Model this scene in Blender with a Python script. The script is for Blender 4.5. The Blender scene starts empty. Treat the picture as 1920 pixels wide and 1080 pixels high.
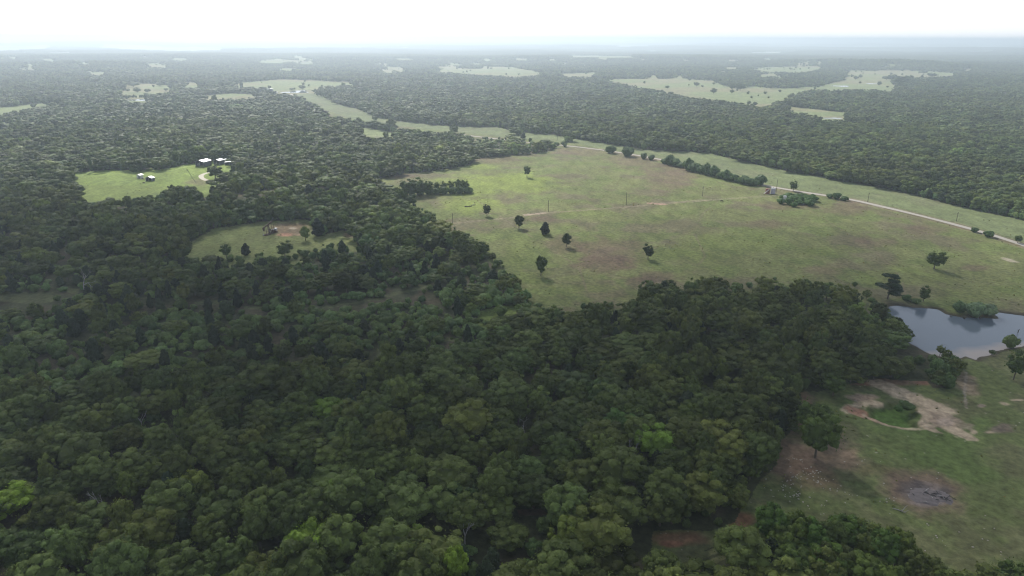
import bpy, math, random
import numpy as np
from mathutils import Vector, Matrix, Euler

S = bpy.context.scene
COL = S.collection
R = math.radians
rng = np.random.default_rng(11)
random.seed(5)

# ------------------------------------------------------------------ camera
H = 120.0
F = 1280.0
PITCH = R(20.1)
ROLL = R(0.22)
cam_d = bpy.data.cameras.new('camera')
cam = bpy.data.objects.new('camera', cam_d)
COL.objects.link(cam)
cam_d.sensor_width = 36.0
cam_d.lens = 36.0 * F / 1920.0
cam_d.clip_start = 1.0
cam_d.clip_end = 120000.0
cam.matrix_world = (Matrix.Translation((0, 0, H)) @ Euler((R(90) - PITCH, 0, 0)).to_matrix().to_4x4()
                    @ Matrix.Rotation(ROLL, 4, 'Z'))
S.camera = cam
CM = np.array(cam.matrix_world.to_3x3())

# ------------------------------------------------------------------ world, sun, exposure
SUN_EL, SUN_AZ = 38.0, -20.0        # azimuth measured from +Y (view direction), negative = left
w = bpy.data.worlds.new('World')
S.world = w
w.use_nodes = True
nt = w.node_tree
nt.nodes.clear()
sky = nt.nodes.new('ShaderNodeTexSky')
sky.sky_type = 'NISHITA'
sky.sun_disc = False
sky.sun_elevation = R(SUN_EL)
sky.sun_rotation = R(SUN_AZ)
sky.air_density = 1.0
sky.dust_density = 2.0
sky.ozone_density = 1.0
hs = nt.nodes.new('ShaderNodeHueSaturation')
hs.inputs['Saturation'].default_value = 0.55
bg = nt.nodes.new('ShaderNodeBackground')
bg.inputs['Strength'].default_value = 0.072
wo = nt.nodes.new('ShaderNodeOutputWorld')
nt.links.new(sky.outputs[0], hs.inputs['Color'])
# thin bright overcast in front of the blue: white towards the horizon, greyer overhead
tc = nt.nodes.new('ShaderNodeTexCoord'); sx = nt.nodes.new('ShaderNodeSeparateXYZ')
cr = nt.nodes.new('ShaderNodeValToRGB'); e = cr.color_ramp.elements
e[0].position = 0.0; e[0].color = (14.0, 14.0, 14.1, 1)
e[1].position = 1.0; e[1].color = (3.4, 3.8, 4.3, 1)
k = cr.color_ramp.elements.new(0.28); k.color = (8.0, 8.8, 10.2, 1)
k = cr.color_ramp.elements.new(0.55); k.color = (4.4, 5.1, 6.2, 1)
cn = nt.nodes.new('ShaderNodeTexNoise'); cn.inputs['Scale'].default_value = 3.0; cn.inputs['Detail'].default_value = 6
cm_ = nt.nodes.new('ShaderNodeMapRange'); cm_.inputs[3].default_value = 0.86; cm_.inputs[4].default_value = 1.14
cs = nt.nodes.new('ShaderNodeVectorMath'); cs.operation = 'SCALE'
mxw = nt.nodes.new('ShaderNodeMix'); mxw.data_type = 'RGBA'; mxw.inputs[0].default_value = 0.85
nt.links.new(tc.outputs['Generated'], sx.inputs[0]); nt.links.new(sx.outputs['Z'], cr.inputs[0])
nt.links.new(tc.outputs['Generated'], cn.inputs['Vector']); nt.links.new(cn.outputs['Fac'], cm_.inputs[0])
nt.links.new(cr.outputs[0], cs.inputs[0]); nt.links.new(cm_.outputs[0], cs.inputs['Scale'])
nt.links.new(hs.outputs[0], mxw.inputs[6]); nt.links.new(cs.outputs[0], mxw.inputs[7])
nt.links.new(mxw.outputs[2], bg.inputs['Color'])
nt.links.new(bg.outputs[0], wo.inputs['Surface'])

sd = bpy.data.lights.new('sun', 'SUN')
sd.energy = 5.0
sd.angle = R(7.0)
sd.color = (1.0, 0.965, 0.90)
sun = bpy.data.objects.new('sun', sd)
COL.objects.link(sun)
_sv = Vector((math.sin(R(SUN_AZ)) * math.cos(R(SUN_EL)), math.cos(R(SUN_AZ)) * math.cos(R(SUN_EL)), math.sin(R(SUN_EL))))
sun.rotation_euler = _sv.to_track_quat('Z', 'Y').to_euler()
sun.location = (0, 0, 400)

S.view_settings.view_transform = 'Standard'
S.view_settings.look = 'None'
S.view_settings.exposure = 0.45
S.view_settings.gamma = 1.0
S.render.engine = 'CYCLES'
S.cycles.max_bounces = 5
S.cycles.diffuse_bounces = 2
S.cycles.glossy_bounces = 2
S.cycles.transmission_bounces = 2
S.cycles.volume_bounces = 2
S.cycles.use_denoising = True
S.cycles.use_adaptive_sampling = False
S.cycles.filter_width = 1.2
HAZE_DENSITY = 0.00021

# ------------------------------------------------------------------ helpers
def tag(o, label=None, cat=None, group=None, kind=None):
    if label: o['label'] = label
    if cat: o['category'] = cat
    if group: o['group'] = group
    if kind: o['kind'] = kind
    return o

_tab = rng.random((256, 256))
def vnoise(x, y):
    x = np.asarray(x, float); y = np.asarray(y, float)
    xi = np.floor(x).astype(np.int64); yi = np.floor(y).astype(np.int64)
    fx = x - xi; fy = y - yi
    fx = fx * fx * (3 - 2 * fx); fy = fy * fy * (3 - 2 * fy)
    a = _tab[xi & 255, yi & 255]; b = _tab[(xi + 1) & 255, yi & 255]
    c = _tab[xi & 255, (yi + 1) & 255]; d = _tab[(xi + 1) & 255, (yi + 1) & 255]
    return (a * (1 - fx) + b * fx) * (1 - fy) + (c * (1 - fx) + d * fx) * fy
def fbm(x, y, o=4):
    s = 0; a = 0.5; t = 0
    for k in range(o):
        s = s + a * vnoise(x * 2 ** k + 17.3 * k, y * 2 ** k + 5.1 * k); t += a; a *= 0.5
    return s / t
def sstep(a, b, x):
    t = np.clip((x - a) / (b - a), 0, 1)
    return t * t * (3 - 2 * t)

HILLS = []            # (x, y, radius_x, radius_y, height)
def relief(x, y):
    d = np.hypot(x, y)
    z = sstep(1300, 4500, d) * (fbm(x / 1500 + 3.3, y / 1500 + 8.1, 3) - 0.5) * 46 * (1 + sstep(5000, 15000, d) * 1.2)
    for (hx, hy, rx, ry, hh) in HILLS:
        z = z + hh * np.exp(-((x - hx) / rx) ** 2 - ((y - hy) / ry) ** 2)
    return z

def proj(x, y, z):
    v = np.stack([x, y, z - H], -1) @ CM          # camera-space coordinates
    zz = np.minimum(v[..., 2], -0.01)
    return 960 + F * v[..., 0] / -zz, 540 - F * v[..., 1] / -zz

def at(px, py, z=None):
    """the place on the ground that the photograph shows at (px, py)"""
    c = np.array([px - 960.0, 540.0 - py, -F]); r = CM @ c
    g = 0.0 if z is None else z
    x = y = 0
    for _ in range(12):
        t = (g - H) / min(r[2], -1e-4)
        x, y = r[0] * t, r[1] * t
        if z is None: g = float(relief(np.array(x), np.array(y)))
    return Vector((x, y, g))

for (px, py, rx, ry, hh) in ((1690, 128, 300, 260, 26), (190, 128, 420, 260, 16), (1560, 119, 260, 200, 12)):
    p = at(px, py); HILLS.append((p.x, p.y, rx, ry, hh))

# ------------------------------------------------------------------ where the open ground is (outlines in photograph pixels, laid on the ground)
X0, X1, Y0, Y1 = -420, 2340, 60, 1330
open_map = np.zeros((Y1 - Y0, X1 - X0), np.uint8)
def fill(poly, val, m=None):
    m = open_map if m is None else m
    p = np.array(poly, float)
    xa, xb = int(max(X0, p[:, 0].min() - 1)), int(min(X1, p[:, 0].max() + 2))
    ya, yb = int(max(Y0, p[:, 1].min() - 1)), int(min(Y1, p[:, 1].max() + 2))
    gx, gy = np.meshgrid(np.arange(xa, xb) + 0.5, np.arange(ya, yb) + 0.5)
    ins = np.zeros(gx.shape, bool)
    for i in range(len(p)):
        ax, ay = p[i]; bx, by = p[i - 1]
        if ay == by: continue
        c = ((ay > gy) != (by > gy)) & (gx < (bx - ax) * (gy - ay) / (by - ay) + ax)
        ins ^= c
    sub = m[ya - Y0:yb - Y0, xa - X0:xb - X0]
    sub[ins] = val
def look(m, px, py):
    ix = np.floor(px).astype(int) - X0; iy = np.floor(py).astype(int) - Y0
    ok = (ix >= 0) & (iy >= 0) & (ix < m.shape[1]) & (iy < m.shape[0])
    out = np.zeros(ix.shape, m.dtype)
    out[ok] = m[iy[ok], ix[ok]]
    return out

MAIN = [(700, 337), (760, 326), (830, 318), (885, 308), (888, 296), (940, 293), (1000, 288), (1030, 281), (1062, 276), (1073, 265),
        (1033, 262), (1003, 260), (967, 250), (887, 256), (857, 245), (802, 243), (767, 242), (738, 232), (718, 230), (703, 225), (663, 220),
        (640, 218), (620, 212), (598, 201), (570, 183), (548, 176), (577, 175), (600, 177), (615, 183), (632, 195), (673, 205), (707, 220),
        (752, 227), (827, 235), (893, 238), (933, 238), (973, 247), (1040, 253), (1133, 268), (1207, 280), (1280, 283), (1330, 287), (1413, 307),
        (1487, 323), (1580, 340), (1680, 357), (1700, 362), (1780, 383), (1920, 413), (2340, 520), (2340, 640), (2080, 620), (1920, 590),
        (1873, 590), (1760, 585), (1700, 572), (1660, 575), (1640, 560), (1620, 535), (1608, 527), (1560, 527), (1500, 521), (1440, 516), (1390, 522), (1300, 516),
        (1240, 526), (1210, 523), (1205, 537), (1190, 546), (1150, 560), (1120, 549), (1108, 560), (1075, 576), (1040, 570), (992, 566),
        (975, 545), (968, 520), (945, 500), (940, 485), (920, 465), (895, 440), (870, 431), (850, 421), (820, 411), (800, 391), (775, 374),
        (768, 366), (755, 350), (722, 345)]
TRACK = [(700, 334), (640, 343), (560, 352), (480, 358), (420, 366), (340, 376), (200, 389), (200, 392), (340, 379), (430, 371), (520, 361),
         (620, 350), (704, 342)]
PASTURE = [(129, 326), (176, 321), (210, 317), (251, 320), (279, 318), (322, 314), (352, 307), (373, 306), (390, 309), (442, 309), (444, 319), (424, 322),
           (410, 335), (397, 340), (382, 350), (364, 346), (315, 346), (311, 362), (300, 358), (270, 364), (255, 368), (221, 367), (191, 373),
           (163, 377), (154, 375), (146, 370), (140, 358), (131, 341)]
CLEARING = [(340, 470), (368, 448), (386, 436), (402, 427), (446, 423), (487, 415), (535, 414), (561, 411), (583, 415), (592, 440), (606, 441),
            (640, 432), (666, 434), (668, 445), (640, 447), (609, 455), (561, 466), (530, 476), (510, 479), (485, 470), (460, 471), (436, 477), (411, 475), (393, 477),
            (358, 479), (340, 476)]
SOUTH = [(1510, 743), (1497, 797), (1462, 830), (1460, 867), (1433, 893), (1407, 933), (1390, 950), (1376, 978), (1330, 996), (1270, 993), (1226, 996),
         (1222, 1012), (1270, 1034), (1330, 1008), (1385, 985), (1425, 958), (1440, 944), (1467, 952), (1513, 968), (1540, 965), (1573, 955), (1613, 974), (1673, 979), (1690, 1007), (1723, 1022),
         (1747, 1047), (1800, 1079), (1833, 1070), (1866, 1042), (1920, 1050), (2200, 1150), (2340, 1150), (2340, 640), (1990, 660), (1920, 650), (1890, 655), (1861, 665), (1834, 677), (1812, 669), (1795, 673),
         (1800, 690), (1793, 706), (1785, 728), (1750, 728), (1738, 715), (1654, 711), (1579, 722)]
POND = [(1655, 584), (1667, 572), (1679, 570), (1712, 574), (1743, 576), (1757, 578), (1775, 587), (1804, 593), (1844, 593), (1871, 595), (1865, 588),
        (1873, 584), (1920, 590), (2080, 604), (2150, 628), (1990, 642), (1920, 647), (1891, 651), (1867, 657), (1861, 665), (1840, 668), (1834, 675),
        (1812, 667), (1793, 671), (1745, 662), (1705, 642), (1682, 615)]
GAP = [(895, 583), (917, 577), (950, 572), (970, 570), (963, 590), (947, 590), (924, 592), (920, 606), (913, 608), (911, 597), (895, 589)]
small_open = [
    [(660, 564), (707, 557), (773, 541), (803, 535), (803, 539), (773, 546), (707, 563), (660, 569)],
    [(560, 576), (620, 573), (662, 566), (662, 569), (620, 577), (560, 579)],
    [(0, 547), (100, 548), (100, 566), (40, 569), (0, 566)], [(125, 541), (146, 541), (146, 551), (125, 549)],
    [(258, 559), (282, 558), (282, 562), (258, 562)], [(362, 565), (410, 563), (415, 570), (370, 572)], [(455, 573), (498, 576), (498, 581), (455, 580)],
    [(442, 640), (452, 640), (452, 652), (442, 652)], [(708, 655), (742, 652), (742, 670), (708, 672)], [(830, 635), (858, 633), (858, 639), (830, 641)],
    [(690, 1024), (712, 1018), (733, 1021), (730, 1036), (705, 1044), (690, 1036)], [(818, 975), (840, 972), (840, 992), (818, 995)],
    [(968, 956), (1018, 952), (1030, 966), (975, 970)], [(1500, 735), (1530, 733), (1530, 760), (1505, 762)],
    [(1622, 566), (1628, 566), (1628, 580), (1622, 580)],
    [(570, 199), (582, 203), (582, 206), (570, 203)], [(610, 217), (628, 222), (628, 226), (610, 221)], [(640, 225), (655, 228), (655, 232), (640, 231)],
    [(672, 238), (700, 241), (745, 250), (740, 256), (706, 256), (672, 252)], [(927, 222), (957, 220), (957, 224), (927, 225)],
    [(1000, 183), (1080, 183), (1140, 184), (1140, 186), (1000, 185)],
    [(520, 262), (528, 258), (526, 272), (518, 275)],
]
FAR = [
    [(0, 201), (30, 198), (60, 195), (125, 190), (130, 193), (60, 201), (40, 206), (0, 210), (-300, 225), (-300, 212)],
    [(150, 189), (200, 186), (200, 190), (160, 191)],
    [(215, 190), (228, 186), (245, 184), (290, 182), (290, 187), (282, 190), (240, 192)],
    [(232, 155), (300, 158), (320, 161), (315, 173), (250, 176), (222, 176), (237, 168)],
    [(335, 152), (365, 155), (383, 162), (345, 163)], [(350, 181), (437, 175), (470, 177), (502, 178), (470, 183), (437, 184), (395, 185), (370, 184)],
    [(427, 158), (483, 152), (528, 149), (587, 150), (637, 154), (695, 158), (640, 159), (603, 159), (593, 166), (584, 173), (577, 176), (545, 177), (535, 174), (503, 174), (505, 168), (517, 168), (487, 162), (453, 161)],
    [(713, 125), (750, 126), (770, 133), (750, 134)],
    [(810, 133), (847, 128), (903, 129), (905, 124), (960, 126), (1007, 134), (1023, 140), (973, 143), (873, 138)],
    [(1040, 139), (1117, 136), (1120, 143), (1057, 143)],
    [(1120, 148), (1280, 148), (1342, 152), (1358, 160), (1385, 168), (1400, 160), (1440, 165), (1493, 165), (1540, 161), (1575, 152),
     (1587, 138), (1613, 133), (1680, 132), (1740, 133), (1800, 138), (1790, 141), (1760, 143), (1700, 145), (1675, 150), (1687, 168),
     (1613, 167), (1527, 167), (1480, 175), (1478, 183), (1453, 190), (1443, 197), (1423, 197), (1347, 186), (1280, 180), (1267, 175),
     (1220, 165), (1173, 157)],
    [(1453, 197), (1513, 203), (1588, 211), (1590, 222), (1547, 224), (1530, 216), (1488, 208)],
    [(1405, 128), (1447, 126), (1530, 124), (1543, 126), (1520, 133), (1488, 135), (1430, 133)], [(1418, 140), (1460, 137), (1452, 142), (1425, 143)],
    [(1865, 170), (1880, 167), (1882, 173), (1867, 175)], [(1742, 169), (1767, 170), (1767, 172), (1742, 172)],
    [(270, 120), (300, 118), (320, 124), (285, 126)], [(60, 143), (76, 142), (76, 145), (60, 145)], [(30, 129), (50, 127), (72, 126), (60, 131)],
    [(480, 114), (515, 111), (556, 113), (520, 118), (485, 117)], [(640, 152), (670, 155), (640, 157)],
    [(-200, 88), (30, 85), (95, 84), (90, 93), (0, 97), (-200, 100)], [(85, 97), (136, 97), (136, 101), (85, 101)],
    [(185, 83), (250, 83), (330, 87), (420, 88), (420, 96), (330, 97), (250, 95), (190, 90)],
    [(1060, 103), (1190, 104), (1190, 108), (1060, 107)], [(1400, 97), (1465, 96), (1465, 101), (1410, 101)], [(1430, 108), (1450, 108), (1450, 112), (1430, 112)],
    [(1720, 84), (1745, 84), (1745, 88), (1720, 88)], [(1510, 90), (1522, 90), (1522, 93), (1510, 93)], [(1815, 95), (1862, 95), (1862, 98), (1815, 98)],
    [(1010, 87), (1045, 87), (1045, 90), (1010, 90)], [(1280, 100), (1320, 101), (1320, 104), (1280, 103)], [(1600, 86), (1680, 85), (1680, 88), (1600, 89)],
    [(1150, 85), (1260, 86), (1260, 88), (1150, 88)], [(1830, 86), (1900, 87), (1900, 89), (1830, 89)], [(700, 90), (780, 89), (780, 92), (700, 92)],
]
# scattered openings in the far woodland so that it does not read as one carpet
for k in range(120):
    fx, fy = random.uniform(-100, 2000), random.choice([random.uniform(82, 100), random.uniform(86, 122)])
    wd = random.uniform(8, 45) ; ht = random.uniform(1.4, 3.0) * (0.6 + (fy - 80) / 40)
    FAR.append([(fx, fy), (fx + wd * .4, fy - ht * .5), (fx + wd, fy + ht * .1), (fx + wd * .7, fy + ht * .6)])
for k in range(34):
    fx, fy = random.uniform(-60, 1980), random.uniform(102, 148)
    wd = random.uniform(14, 60); ht = random.uniform(2.0, 4.0) * (0.5 + (fy - 90) / 50)
    FAR.append([(fx, fy), (fx + wd * .3, fy - ht * .6), (fx + wd * .8, fy - ht * .4), (fx + wd, fy + ht * .2), (fx + wd * .6, fy + ht * .7)])
fill(MAIN, 1); fill(TRACK, 2); fill(PASTURE, 3); fill([(372, 304), (440, 300), (440, 310), (372, 313)], 3); fill(CLEARING, 4); fill(SOUTH, 5); fill(GAP, 6)
for q in small_open: fill(q, 7)
for q in FAR + small_open[-4:-1]: fill(q, 8)
STRIP = [(1075, 268), (1150, 283), (1220, 294), (1300, 309), (1427, 344), (1513, 359), (1593, 372), (1700, 397), (1787, 419), (1920, 459), (2340, 580), (2340, 520), (1920, 413), (1780, 383), (1680, 357),
         (1580, 340), (1487, 323), (1413, 307), (1330, 287), (1207, 280), (1133, 268), (1040, 253), (973, 247), (933, 238), (827, 235), (752, 227), (673, 205), (615, 183), (600, 170), (545, 172), (598, 203), (660, 222), (740, 236), (860, 248), (1000, 262)]
strip_map = np.zeros_like(open_map); fill(STRIP, 1, strip_map)
pond_map = np.zeros_like(open_map); fill(POND, 1, pond_map)
SCRUB = [(-420, 600), (0, 590), (200, 640), (330, 580), (520, 560), (640, 580), (760, 545), (860, 520), (900, 485), (960, 505), (990, 560), (1000, 580), (930, 600), (915, 640), (860, 680),
         (700, 700), (560, 720), (300, 730), (0, 745), (-420, 760)]
scrub_map = np.zeros_like(open_map); fill(SCRUB, 1, scrub_map)
MIXED = [(-420, 450), (0, 430), (340, 490), (640, 470), (800, 480), (900, 490), (640, 590), (400, 640), (0, 600), (-420, 620)]
fill(MIXED, 2, scrub_map); fill(SCRUB, 1, scrub_map)
for q in ([(880, 260), (1000, 262), (1068, 272), (1040, 280), (940, 290), (888, 293)],): fill(q, 3, scrub_map)

# ------------------------------------------------------------------ materials
def new_mat(name):
    m = bpy.data.materials.new(name); m.use_nodes = True
    t = m.node_tree; t.nodes.clear()
    o = t.nodes.new('ShaderNodeOutputMaterial')
    return m, t, o
def simple(name, col, rough=0.7, metal=0.0, noise=0.25, scale=3.0, bump=0.0):
    m, t, o = new_mat(name)
    p = t.nodes.new('ShaderNodeBsdfPrincipled')
    p.inputs['Roughness'].default_value = rough; p.inputs['Metallic'].default_value = metal
    tc = t.nodes.new('ShaderNodeTexCoord'); n = t.nodes.new('ShaderNodeTexNoise')
    n.inputs['Scale'].default_value = scale; n.inputs['Detail'].default_value = 5
    r = t.nodes.new('ShaderNodeMapRange'); r.inputs[3].default_value = 1 - noise; r.inputs[4].default_value = 1 + noise
    mx = t.nodes.new('ShaderNodeVectorMath'); mx.operation = 'SCALE'; mx.inputs[0].default_value = col
    t.links.new(tc.outputs['Object'], n.inputs['Vector']); t.links.new(n.outputs['Fac'], r.inputs[0])
    t.links.new(r.outputs[0], mx.inputs['Scale']); t.links.new(mx.outputs[0], p.inputs['Base Color'])
    if bump:
        b = t.nodes.new('ShaderNodeBump'); b.inputs['Strength'].default_value = bump; b.inputs['Distance'].default_value = 0.1
        t.links.new(n.outputs['Fac'], b.inputs['Height']); t.links.new(b.outputs[0], p.inputs['Normal'])
    t.links.new(p.outputs[0], o.inputs['Surface'])
    return m
def foliage(name, col, trans=0.22):
    m, t, o = new_mat(name)
    a = t.nodes.new('ShaderNodeAttribute'); a.attribute_type = 'INSTANCER'; a.attribute_name = 'tint'
    s = t.nodes.new('ShaderNodeAttribute'); s.attribute_type = 'GEOMETRY'; s.attribute_name = 'leaf'
    c = t.nodes.new('ShaderNodeVectorMath'); c.operation = 'MULTIPLY'; c.inputs[0].default_value = col
    c2 = t.nodes.new('ShaderNodeVectorMath'); c2.operation = 'SCALE'
    t.links.new(a.outputs['Color'], c.inputs[1]); t.links.new(c.outputs[0], c2.inputs[0]); t.links.new(s.outputs['Fac'], c2.inputs['Scale'])
    d = t.nodes.new('ShaderNodeBsdfPrincipled'); d.inputs['Roughness'].default_value = 0.6
    d.inputs['Specular IOR Level'].default_value = 0.08
    tr = t.nodes.new('ShaderNodeBsdfTranslucent')
    c3 = t.nodes.new('ShaderNodeVectorMath'); c3.operation = 'MULTIPLY'; c3.inputs[1].default_value = (1.5, 1.5, 0.6)
    t.links.new(c2.outputs[0], d.inputs['Base Color']); t.links.new(c2.outputs[0], c3.inputs[0]); t.links.new(c3.outputs[0], tr.inputs['Color'])
    mx = t.nodes.new('ShaderNodeMixShader'); mx.inputs[0].default_value = trans
    t.links.new(d.outputs[0], mx.inputs[1]); t.links.new(tr.outputs[0], mx.inputs[2]); t.links.new(mx.outputs[0], o.inputs['Surface'])
    return m
M_OAK = foliage('oak_leaves', (0.096, 0.126, 0.035))
M_CEDAR = foliage('cedar_needles', (0.034, 0.050, 0.026), 0.08)
M_BUSH = foliage('bush_leaves', (0.106, 0.156, 0.050), 0.25)
M_BARK = simple('bark', (0.11, 0.09, 0.07), 0.9, noise=0.3)
M_DEAD = simple('weathered_wood', (0.34, 0.32, 0.31), 0.9, noise=0.2)

# ground
def ground_mat():
    m, t, o = new_mat('ground')
    p = t.nodes.new('ShaderNodeBsdfPrincipled'); p.inputs['Roughness'].default_value = 0.95; p.inputs['Specular IOR Level'].default_value = 0.1
    a = t.nodes.new('ShaderNodeAttribute'); a.attribute_name = 'soil'
    g = t.nodes.new('ShaderNodeNewGeometry')
    def noise(sc, det, lo, hi, stretch=(1, 1, 1)):
        mp = t.nodes.new('ShaderNodeMapping'); mp.inputs['Scale'].default_value = stretch; mp.inputs['Rotation'].default_value = (0, 0, 0.5)
        t.links.new(g.outputs['Position'], mp.inputs['Vector'])
        n = t.nodes.new('ShaderNodeTexNoise'); n.inputs['Scale'].default_value = sc; n.inputs['Detail'].default_value = det; n.inputs['Roughness'].default_value = 0.65
        t.links.new(mp.outputs[0], n.inputs['Vector'])
        r = t.nodes.new('ShaderNodeMapRange'); r.inputs[1].default_value = 0.3; r.inputs[2].default_value = 0.7
        r.inputs[3].default_value = lo; r.inputs[4].default_value = hi
        t.links.new(n.outputs['Fac'], r.inputs[0]); return r, n
    r1, n1 = noise(0.45, 6, 0.58, 1.42, (1, 1, 1))
    r2, n2 = noise(0.11, 7, 0.70, 1.30, (1, 0.5, 1))
    r3, n3 = noise(0.018, 4, 0.85, 1.15)
    mm = t.nodes.new('ShaderNodeMath'); mm.operation = 'MULTIPLY'
    mm2 = t.nodes.new('ShaderNodeMath'); mm2.operation = 'MULTIPLY'
    t.links.new(r1.outputs[0], mm.inputs[0]); t.links.new(r2.outputs[0], mm.inputs[1]); t.links.new(mm.outputs[0], mm2.inputs[0]); t.links.new(r3.outputs[0], mm2.inputs[1])
    v = t.nodes.new('ShaderNodeVectorMath'); v.operation = 'SCALE'
    t.links.new(a.outputs['Color'], v.inputs[0]); t.links.new(mm2.outputs[0], v.inputs['Scale']); t.links.new(v.outputs[0], p.inputs['Base Color'])
    b = t.nodes.new('ShaderNodeBump'); b.inputs['Strength'].default_value = 0.9; b.inputs['Distance'].default_value = 0.5
    t.links.new(n1.outputs['Fac'], b.inputs['Height']); t.links.new(b.outputs[0], p.inputs['Normal'])
    t.links.new(p.outputs[0], o.inputs['Surface'])
    return m
M_GROUND = ground_mat()

def mesh_np(name, V, quads=None, tris=None, mats=(), mi=None, smooth=False, attrs=None):
    me = bpy.data.meshes.new(name)
    V = np.asarray(V, np.float32)
    nq = 0 if quads is None else len(quads); ntr = 0 if tris is None else len(tris)
    loops = np.concatenate([np.asarray(q, np.int32).ravel() for q in (quads, tris) if q is not None and len(q)])
    sizes = np.concatenate([np.full(nq, 4, np.int32), np.full(ntr, 3, np.int32)])
    starts = np.concatenate([[0], np.cumsum(sizes)[:-1]]).astype(np.int32)
    me.vertices.add(len(V)); me.vertices.foreach_set('co', V.ravel())
    me.loops.add(len(loops)); me.loops.foreach_set('vertex_index', loops)
    me.polygons.add(nq + ntr); me.polygons.foreach_set('loop_start', starts); me.polygons.foreach_set('loop_total', sizes)
    if mi is not None: me.polygons.foreach_set('material_index', np.asarray(mi, np.int32))
    me.polygons.foreach_set('use_smooth', np.full(nq + ntr, smooth))
    for m in mats: me.materials.append(m)
    for k, (arr, ty, dom) in (attrs or {}).items():
        at_ = me.attributes.new(k, ty, dom)
        at_.data.foreach_set('color' if 'COLOR' in ty else ('vector' if ty == 'FLOAT_VECTOR' else 'value'), np.ascontiguousarray(arr).ravel())
    me.update(calc_edges=True)
    return me
def link(name, me, parent=None):
    o = bpy.data.objects.new(name, me); COL.objects.link(o)
    if parent: o.parent = parent
    return o
def empty(name, loc, rz=0, sc=1.0):
    o = bpy.data.objects.new(name, None); COL.objects.link(o)
    o.location = loc; o.rotation_euler = (0, 0, rz); o.scale = (sc, sc, sc) if not hasattr(sc, '__len__') else sc
    o.empty_display_size = 0.5
    return o

# ------------------------------------------------------------------ ground sheet
def wpoly(poly): return np.array([tuple(at(*p))[:2] for p in poly])
def sdist(x, y, W, closed=True):
    """signed distance to a world outline, positive inside"""
    d = np.full(x.shape, 1e9); ins = np.zeros(x.shape, bool)
    n = len(W)
    for i in range(n if closed else n - 1):
        a = W[i]; b = W[(i + 1) % n]
        ab = b - a; L = (ab ** 2).sum() + 1e-9
        t = np.clip(((x - a[0]) * ab[0] + (y - a[1]) * ab[1]) / L, 0, 1)
        d = np.minimum(d, np.hypot(x - a[0] - t * ab[0], y - a[1] - t * ab[1]))
        if closed and a[1] != b[1]:
            ins ^= ((a[1] > y) != (b[1] > y)) & (x < (b[0] - a[0]) * (y - a[1]) / (b[1] - a[1]) + a[0])
    return np.where(ins, d, -d) if closed else d

ROAD = [(545, 176), (560, 188), (576, 202), (600, 211), (622, 221), (650, 229), (700, 237), (760, 246), (860, 252), (980, 266), (1085, 275.5), (1150, 284), (1200, 292), (1260, 303),
        (1300, 311), (1360, 328), (1427, 347), (1480, 356), (1515, 362), (1560, 368), (1593, 373), (1640, 384), (1700, 398), (1787, 420),
        (1850, 437), (1920, 460), (2100, 520), (2340, 610)]
ROAD_W = wpoly(ROAD)
SIDE = [(1512, 361), (1480, 365.5), (1420, 369), (1350, 373.5)]
DRIVE = [(404, 341), (393, 340), (384, 338), (377, 334), (374, 330), (379, 326.5), (387, 324), (400, 322)]
POND_W = wpoly(POND)
PIT = [(1630, 765), (1655, 757), (1690, 752), (1715, 760), (1722, 770), (1718, 790), (1730, 801), (1690, 800), (1655, 792), (1628, 780)]
PIT_W = wpoly(PIT)

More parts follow.
